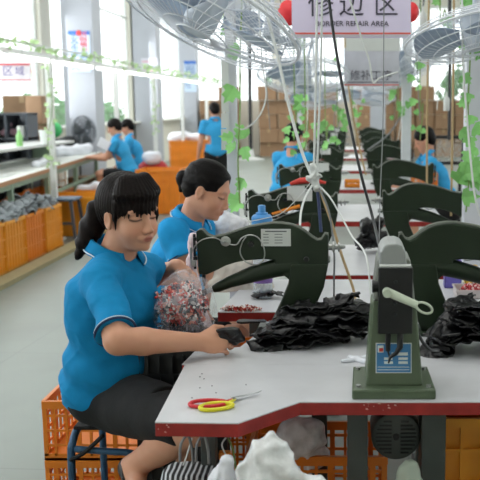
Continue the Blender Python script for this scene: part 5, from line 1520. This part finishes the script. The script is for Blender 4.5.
# ================================================================= left side: lamp rail, work table, crates
RX, RZ = -3.3, 2.02
M_leafp = mat('pale_leaf', (176, 206, 150), .5, var=.3, scale=9)
rail = thing('lamp_rail', 'long white lamp rail over the left work table', 'light rail', (RX, 7.0, RZ))
MB().box((RX, 15.2, RZ), (.06, 17.0, .05)).build('rail_beam', M_frame, rail, world=True)
MB().box((RX, 15.2, RZ + .10), (.02, 17.0, .02)).build('top_wire', M_frame, rail, world=True)
for k in range(11):
    y = 7.3 + k * 1.5
    t_ = MB().box((RX, y + .6, RZ - .045), (.05, 1.2, .035)).build('lamp_tube', M_tube, rail, world=True)
for k, y in enumerate((9.85, 12.65, 15.1, 17.6, 20.6, 23.4)):
    r_ = thing('rail_post', ['nearest white post of the left lamp rail, wrapped in ivy', 'second white post of the left lamp rail', 'third white post of the left lamp rail, wrapped in ivy', 'fourth white post of the left lamp rail', 'fifth white post of the left lamp rail', 'farthest white post of the left lamp rail'][k], 'post', (RX, y, 0), group='white posts carrying the left lamp rail')
    MB().box((RX, y, 1.0), (.06, .06, 2.0)).build('post_shaft', M_frame, r_, world=True); MB().box((RX, y, .01), (.16, .16, .02)).build('foot_plate', M_frame, r_, world=True)
garland('ivy_garland', [Vector((RX + .02, 7 + 1.7 * k, RZ + .06 + .03 * (k % 2))) for k in range(10)], 'ivy running along the top of the left lamp rail', 230, .055, .06, 60, m=M_leafp)
garland('ivy_garland', [Vector((RX, 9.8, 2.0)), Vector((RX + .04, 9.8, 1.5)), Vector((RX - .03, 9.8, 1.1)), Vector((RX + .03, 9.8, .8))], 'ivy twined around the nearest white rail post on the left', 34, .05, .05, 61, m=M_leafp)
garland('ivy_garland', [Vector((RX, 15.05, 2.0)), Vector((RX + .04, 15.05, 1.5)), Vector((RX, 15.05, 1.0))], 'ivy twined around the third white rail post', 24, .05, .05, 62, m=M_leafp)

ta, tb_ = G(-60, 201, .78), G(102, 152, .78)
tp = [(ta.x, ta.y), (tb_.x, tb_.y), (tb_.x - .75, tb_.y), (ta.x - .95, ta.y)]
wt = thing('work_table', 'long pale work table with a light green frame along the left wall', 'table', ((ta.x + tb_.x) / 2 - .4, (ta.y + tb_.y) / 2, 0))
M_gfr = mat('light_green_frame', (150, 172, 150), .5)
MB().prism(tp, .765, .78).build('tabletop', mat('pale_worktop', (220, 224, 216), .35, var=.03), wt, world=True)
MB().prism([(tp[0][0] + .004, tp[0][1]), (tp[1][0] + .004, tp[1][1]), (tp[1][0] - .01, tp[1][1]), (tp[0][0] - .01, tp[0][1])], .735, .779).build('front_edge', mat('wood_edge', (176, 130, 92), .5), wt, world=True)
d_ = Vector((tb_.x - ta.x, tb_.y - ta.y, 0))
for t_ in (.02, .3, .52, .75, .97):
    q = Vector((ta.x, ta.y, 0)) + d_ * t_
    for dx in (-.06, -.68): MB().box((q.x + dx, q.y, .37), (.05, .05, .74)).build('leg', M_gfr, wt, world=True)
MB().beam(Vector((ta.x - .06, ta.y, .45)), Vector((tb_.x - .06, tb_.y, .45)), .035, .04).build('stretcher', M_gfr, wt, world=True)
MB().beam(Vector((ta.x - .06, ta.y, .70)), Vector((tb_.x - .06, tb_.y, .70)), .035, .06).build('apron', M_gfr, wt, world=True)
# shelf board above the table's rear edge
sh = thing('raised_shelf', 'narrow raised shelf along the back of the left work table', 'shelf', (-4.35, 10.2, .78))
MB().box((-4.12, 10.2, 1.0), (.62, 4.2, .03)).build('board', M_label, sh, world=True)
for y in (8.3, 10.2, 12.1): MB().box((-4.2, y, .89), (.30, .03, .20)).build('bracket', M_gfr, sh, world=True)
# grey pigeonhole cabinet
cb = thing('open_cabinet', 'dark grey open cabinet at the left edge over the work table', 'cabinet', (-4.62, 11.6, 0))
p0, p1 = P(-12, 114, 12.0), P(27, 114, 12.0)
x0, x1 = p0.x, p1.x; zt = p1.z; M_cab = mat('cabinet_grey', (74, 80, 88), .5)
cb.location = ((x0 + x1) / 2, 12.15, 0)
for xx in (x0, (x0 + x1) / 2 - .02, x1): MB().box((xx, 12.15, zt / 2), (.03, .4, zt)).build('side_panel', M_cab, cb, world=True)
for zz in (zt, zt - .33, zt - .62, .1): MB().box(((x0 + x1) / 2, 12.15, zz), (x1 - x0 + .03, .42, .03)).build('shelf', M_cab, cb, world=True)
MB().box(((x0 + x1) / 2, 12.34, zt / 2), (x1 - x0, .015, zt)).build('back_panel', M_cab, cb, world=True)
blob('cloth_pile', 'pink and grey cloths inside the left cabinet', 'cloth', [(Vector((x0 + .15, 12.12, zt - .26)), Vector((x0 + .3, 12.12, zt - .25)), .05, .06, .02), (Vector((x0 + .2, 12.12, zt - .2)), Vector((x0 + .25, 12.12, zt - .15)), .04, .03, .02)], (x0, 12.0, zt - .31), (x0 + .45, 12.28, zt - .05), .01, mat('pink_grey_cloth', (150, 118, 128), .8), .006, 6)
one(MB().box((x1 - .12, 12.1, zt - .33 + .095), (.1, .1, .15)), 'white_carton', M_label, 'small white carton in the right cell of the left cabinet', 'carton')
# bottle, buckets
def bottle(label, px, Y, z, k, c1, c2):
    x = P(px, 150, Y).x; o = thing('spray_bottle', label, 'bottle', (x, Y, z))
    MB().lathe([(.035 * k, 0), (.04 * k, .01), (.04 * k, .13 * k), (.015 * k, .18 * k), (.015 * k, .2 * k)], (0, 0, 0), (0, 0, 1), 16).build('bottle_body', mat('green_liquid', c1, .3), o, smooth=True)
    MB().lathe([(.017 * k, .2 * k), (.017 * k, .235 * k), (.008 * k, .25 * k)], (0, 0, 0), (0, 0, 1), 12).build('cap', mat('bottle_cap_pale', c2, .4), o, smooth=True)
bottle('pale green bottle standing at the back of the left work table', 20, 10.6, 1.016, .95, (150, 208, 130), (225, 235, 225))
def bucket(label, px, Y, z, r_, h, c):
    x = P(px, 150, Y).x; o = thing('bucket', label, 'bucket', (x, Y, z))
    MB().lathe([(r_ * .82, 0), (r_, h), (r_ * 1.06, h), (r_ * 1.06, h - .015), (r_ * .95, h - .02), (r_ * .78, .015)], (0, 0, 0), (0, 0, 1), 24).build('bucket_body', mat('bucket_%d' % int(c[1]), c, .4), o, smooth=True)
    MB().tube(arc((0, 0, h), r_, 0, PI, 14, (1, 0, 0), (0, -.6, -.35)), .005, 6).build('handle', M_wireg, o, smooth=True)
bucket('white bucket on the left shelf in front of the cardboard boxes', 47, 11.2, 1.016, .085, .17, (226, 232, 228))
bucket('black tub beneath the green bush pot by the left column', 50, 12.9, 1.016 - .24, .13, .22, (40, 46, 44))
# green basket behind
blob('green_basket', 'bright green netting bundle behind the white bucket', 'basket', [(P(46, 128, 13.3), P(54, 130, 13.3), .13, .12, .05)], (-4.95, 13.0, .8), (-4.2, 13.6, 1.35), .02, mat('net_green', (60, 176, 100), .6), .01, 5)
crate('crate that the green netting bundle sits on', (-4.6, 13.3, 0), .5, .5, .9, 5, 5, 5)
# cloths on the work table
def heap(name, label, pts, r_, m, amp=.02, h=.02, seed=2, cat='cloth', fr=2.5):
    lo = [min(p[i] for p in pts) - r_ - .1 for i in range(3)]; hi = [max(p[i] for p in pts) + r_ + .1 for i in range(3)]
    F = SDF(lo, hi, h)
    for a, b in zip(pts, pts[1:]): F.cone(a, b, r_, r_ * .9, .04)
    F.warp(lambda X, Y, Z: amp * noise3(X, Y, Z, fr, seed) + amp * .6 * noise3(X, Y, Z, fr * 3, seed + 1))
    o = F.build(name, m); recenter(o); return tag(o, label, cat)
heap('cloth_pile', 'white cloth pieces heaped at the far end of the left work table', [Vector((-4.15, 12.4, .84)), Vector((-3.95, 13.2, .84)), Vector((-4.1, 13.9, .84))], .085, M_cloth_w)
heap('cloth_pile', 'white cloth pieces lying in front of the left-hand rail post', [Vector((-3.7, 10.4, .80)), Vector((-3.9, 11.3, .80))], .045, M_cloth_w, .012, .015, 5)
heap('cloth_pile', 'long black cloth pile behind the white cloths on the left table', [Vector((-4.4, 13.0, .88)), Vector((-4.35, 13.9, .90))], .13, M_blackfab, .02, .02, 7)
for k in range(14):
    y = 8.2 + k * .27; x = ta.x + (tb_.x - ta.x) * (y - ta.y) / (tb_.y - ta.y) - .35 + .12 * math.sin(k * 2.3)
    one(MB().box((x, y, .783 + (.002 if k % 2 else 0)), (.32, .24, .003), Matrix.Rotation(.3 * math.sin(k), 3, 'Z')), 'paper_pattern', M_label, 'white pattern sheet laid out on the left work table', 'paper', group='pattern sheets on the left table')
one(MB().box(P(96 + 8, 144, 12.35), (.16, .02, .13), Matrix.Rotation(.5, 3, 'Y')), 'white_piece', M_cloth_w, 'white piece held by the far left worker', 'cloth')
# small blue-grey stool under the left table
o = thing('step_stool', 'small grey blue metal stool under the left work table', 'stool', (P(60, 178, 9.9).x, 9.9, 0))
for sx in (-1, 1):
    for sy in (-1, 1): MB().beam((sx * .2, sy * .18, 0), (sx * .15, sy * .14, .45), .03).build('leg', M_cab, o)
MB().box((0, 0, .46), (.38, .34, .03)).build('seat', mat('slate_seat', (84, 104, 124), .5), o, bevel=.01)
for z in (.2,): MB().box((0, -.17, z), (.34, .02, .03)).build('cross_bar', M_cab, o)
# fan on a stand by the first column
fs = thing('pedestal_fan', 'black caged fan turned sideways in front of the nearest left column', 'fan', (P(84, 130, 13.9).x, 13.9, 0))
q = P(84, 131, 13.9); q.x = 0; q.y = 0
ax = Vector((.86, -.5, .1)).normalized(); xx = ax.orthogonal().normalized(); yy = ax.cross(xx)
Rf = .23
mb = MB()
for rr in (1, .8, .6, .4, .2):
    for s_ in (-1, 1):
        mb.tube([q + ax * (s_ * .07 * math.sqrt(1 - (rr * .95) ** 2)) + (xx * math.cos(2 * PI * i / 28) + yy * math.sin(2 * PI * i / 28)) * Rf * rr for i in range(28)], .005, 5, closed=True)
for i in range(36):
    a = 2 * PI * i / 36
    for s_ in (-1, 1): mb.tube([q + ax * (s_ * .07 * math.sqrt(1 - k_ * k_ * .99)) + (xx * math.cos(a) + yy * math.sin(a)) * Rf * k_ for k_ in (.1, .5, .85, 1)], .003, 4)
mb.build('guard', M_cab, fs, smooth=True)
for k_ in range(3):
    a = 2 * PI * k_ / 3; u_, v_ = xx * math.cos(a) + yy * math.sin(a), -xx * math.sin(a) + yy * math.cos(a)
    mb = MB(); mb.add([q + u_ * .04 - v_ * .02, q + u_ * .18 - v_ * .09 - ax * .02, q + u_ * .21, q + u_ * .17 + v_ * .08 + ax * .02, q + u_ * .04 + v_ * .02], [(0, 1, 2, 3, 4)]); o_ = mb.build('fan_blade', M_leg, fs); so = o_.modifiers.new('thick', 'SOLIDIFY'); so.thickness = .004
MB().cyl(q - ax * .17, q - ax * .02, .055, .04, 16).build('motor', M_black, fs, smooth=True)
MB().tube([q - ax * .12, Vector((-ax.x * .12, -ax.y * .12, .03))], .016, 10).build('pole', M_black, fs, smooth=True)
MB().lathe([(.2, 0), (.2, .02), (.05, .05)], (-ax.x * .12, -ax.y * .12, 0), (0, 0, 1), 24).build('fan_base', M_black, fs, smooth=True)

# --- row of crates of grey uppers on the left
def upper_mesh():
    mb = MB(); NU, NV = 10, 6; vs = []
    for i in range(NU + 1):
        u = i / NU; w = .055 * (.7 + .5 * math.sin(PI * u))
        for j in range(NV + 1):
            a = PI * (j / NV) ; vs.append(((u - .5) * .22, math.cos(a) * w, math.sin(a) * .05 * (1 - .3 * u) + .01 * math.sin(u * 8)))
    mb.add(vs, [(i * (NV + 1) + j, i * (NV + 1) + j + 1, (i + 1) * (NV + 1) + j + 1, (i + 1) * (NV + 1) + j) for i in range(NU) for j in range(NV)]); return mb
up0 = upper_mesh().build('shoe_upper', M_greysh); so = up0.modifiers.new('thick', 'SOLIDIFY'); so.thickness = .006; up0.data.polygons.foreach_set('use_smooth', [True] * len(up0.data.polygons))
tag(up0, 'grey shoe upper heaped in the left row of crates', 'shoe upper', 'grey shoe uppers in the left crates')
r = random.Random(77); first = True
cx0 = -3.30
cl = ['amber crate of grey uppers at the left picture edge', 'amber crate of grey uppers, second from the left edge', 'amber crate of grey uppers, third from the left edge', 'amber crate of grey uppers at the far end of the row', 'amber crate of grey uppers hidden mostly beyond the left edge']
for i, y in enumerate((7.55, 8.06, 8.57, 9.12)):
    crate(cl[i], (cx0, y + .06, 0), .42, .49, .46, 6, 7, 3, m=M_yel if i != 2 else M_or, solid=True)
    for k in range(30):
        p_ = Vector((cx0 + r.uniform(-.15, .15), y + .06 + r.uniform(-.19, .19), .43 + .09 * r.random()))
        o = up0 if first else up0.copy()
        if not first: COL.objects.link(o)
        first = False
        o.location = p_; o.rotation_euler = (r.uniform(-.7, .7), r.uniform(-.7, .7), r.uniform(0, 6.28)); o.scale = (r.uniform(.8, 1.1),) * 3
    one(MB().box((cx0, y + .06, .40), (.38, .44, .03)), 'liner_board', M_greysh, ['grey liner under the uppers in the crate at the left edge', 'grey liner under the uppers in the second left crate', 'grey liner under the uppers in the third left crate', 'grey liner under the uppers in the last left crate'][i], 'board')
def solid_crate(label, px0, px1, pyt, pyb, Y, l, m, fill=None):
    a, b = P(px0, pyt, Y), P(px1, pyb, Y); h = a.z if pyb is None else a.z
    n_ = max(1, round(h / .45))
    return crate(label, ((a.x + b.x) / 2, Y + l / 2, 0), b.x - a.x, l, h, 8, 6, 4, m=m, solid=True)
solid_crate('large amber crate behind the row of grey uppers', 36, 100, 197, 230, 10.1, .6, M_yel)
solid_crate('orange crate with white cloth on top, behind the front woman\'s head', 76, 112, 190, 200, 11.2, .5, M_or)
heap('cloth_pile', 'white cloth on the orange crate behind the front woman\'s head', [P(82, 190, 11.4), P(96, 187, 11.4), P(108, 189, 11.4)], .06, M_cloth_w, .02, .015, 4)
solid_crate('wide orange crate between the two women\'s heads', 135, 180, 170, 200, 12.2, .6, M_or)
solid_crate('orange block of crates beside the standing worker', 169, 203, 141, 170, 17.5, .8, M_or)
heap('cloth_pile', 'white and grey cloths on top of the orange crate block near the back', [P(173, 138, 17.9), P(184, 136, 17.9), P(198, 138, 17.9)], .10, M_cloth_w, .03, .03, 4)
# red and white heap left of the wide crate
heap('cloth_pile', 'white cloth over a red sack beside the far left workers', [P(150, 158, 12.9), P(156, 157, 12.9)], .10, M_cloth_w, .015, .02, 9)
heap('red_sack', 'red sack beside the far left workers', [P(147, 168, 13.0), P(160, 168, 13.0), P(155, 190, 13.0)], .11, mat('sack_red', (186, 42, 48), .6), .015, .02, 5, cat='sack')
# crates under the left table
for i, y in enumerate((8.6, 9.4, 10.3, 11.2, 12.0)):
    x = ta.x + (tb_.x - ta.x) * (y - ta.y) / (tb_.y - ta.y) - .42
    crate(['orange crate under the left work table, nearest', 'orange crate under the left work table, second', 'orange crate under the left work table, third', 'orange crate under the left work table, fourth', 'orange crate under the left work table, farthest'][i], (x, y, 0), .5, .6, .38, 5, 5, 3, m=M_or2, solid=True)

# --- cardboard boxes
def box_mesh(w, d, h):
    mb = MB(); mb.box((0, 0, h / 2), (w, d, h)); return mb
cbx = thing('cardboard_box', 'brown cardboard box stacked along the far back wall', 'box', (0, 0, 0), group='cardboard boxes along the back wall')
box_mesh(.54, .44, .40).build('carton', M_box, cbx, bevel=.008)
mb = MB(); mb.box((0, 0, .4005), (.07, .44, .002)); mb.box((0, -.2215, .35), (.07, .002, .1)); mb.build('tape_strip', M_tape, cbx)
r = random.Random(5); first = True
for c_ in range(15):
    x = -4.1 + c_ * .57
    px = 350 + x * 885 / 26
    if 232 < px < 262 or 345 < px < 362: continue
    for lv in range(5 if r.random() < .55 else 4):
        o = cbx if first else dup(cbx); first = False
        o.location = (x + r.uniform(-.02, .02), 26.2 + r.uniform(-.1, .1), lv * .41); o.rotation_euler = (0, 0, r.uniform(-.06, .06))
o = None
k = 0
for (x, y, lv) in ((-4.62, 13.0, 0), (-4.62, 13.0, 1), (-4.62, 13.0, 2), (-4.58, 13.0, 3), (-4.05 - .02, 14.0, 0)):
    if k == 5: break
    o = dup(cbx, (x - .03 if y < 13.5 else x, y - .22, lv * .41), .04, label=('brown cardboard box behind the left cabinet, %s of its stack' % ['lowest', 'second', 'third', 'topmost', ''][k]) if k < 4 else 'brown cardboard box alone by the nearest left column', group='cardboard boxes behind the left cabinet'); o.scale = (1, 1, 1); k += 1
# --- dark framed panel on the right
a, b = P(434, 137, 9.6), P(463, 163, 9.6); c = (a + b) / 2; w, h = b.x - a.x, a.z - b.z
fp = thing('framed_panel', 'dark framed see-through panel on a stand behind the right-hand worker', 'panel', (c.x, 9.6, 0))
z0 = b.z
for s_ in (-1, 1):
    MB().box((s_ * w / 2, 0, z0 + h / 2), (.035, .04, h)).build('frame_side', M_black, fp); MB().box((0, 0, z0 + (h if s_ > 0 else 0)), (w + .035, .04, .035)).build('frame_rail', M_black, fp)
    MB().box((s_ * w * .4, 0, z0 / 2), (.03, .03, z0)).build('leg', M_black, fp)
MB().box((0, 0, z0 + h / 2), (w, .006, h)).build('pane', M_glass, fp)
# seats for the people at the machines
def simple_stool(label, x, y, h=.46, c=(60, 92, 130)):
    o = thing('work_stool', label, 'stool', (x, y, 0)); m = mat('stool_%d' % c[0], c, .5)
    MB().lathe([(.14, h - .03), (.15, h - .02), (.15, h), (.13, h + .008)], (0, 0, 0), (0, 0, 1), 20).build('seat', m, o, smooth=True)
    for k_ in range(4):
        a_ = PI / 4 + k_ * PI / 2; MB().tube([(math.cos(a_) * .1, math.sin(a_) * .1, h - .03), (math.cos(a_) * .17, math.sin(a_) * .17, 0)], .012, 8).build('leg', m, o, smooth=True)
simple_stool('round stool under the profile woman', J2['pel'].x - .0, J2['pel'].y, .40)
# garden shrubs outside the windows
for i, (x, y) in enumerate(((-5.7, 15.8), (-5.8, 17.4), (-5.7, 18.8), (-5.8, 12.0), (-6.0, 22.2))):
    bush((x, y, 1.1), (.45, .8, .55), 260, .2, 70 + i, 'green shrub outside the left wall windows', grp='green shrubs outside the left windows')
for i, (x, y) in enumerate(((-1.9, 28.4), (1.4, 28.3), (3.6, 28.4))):
    bush((x, y, 1.9), (.8, .5, .9), 260, .25, 80 + i, 'green shrub outside the back windows', grp='green shrubs outside the back windows')
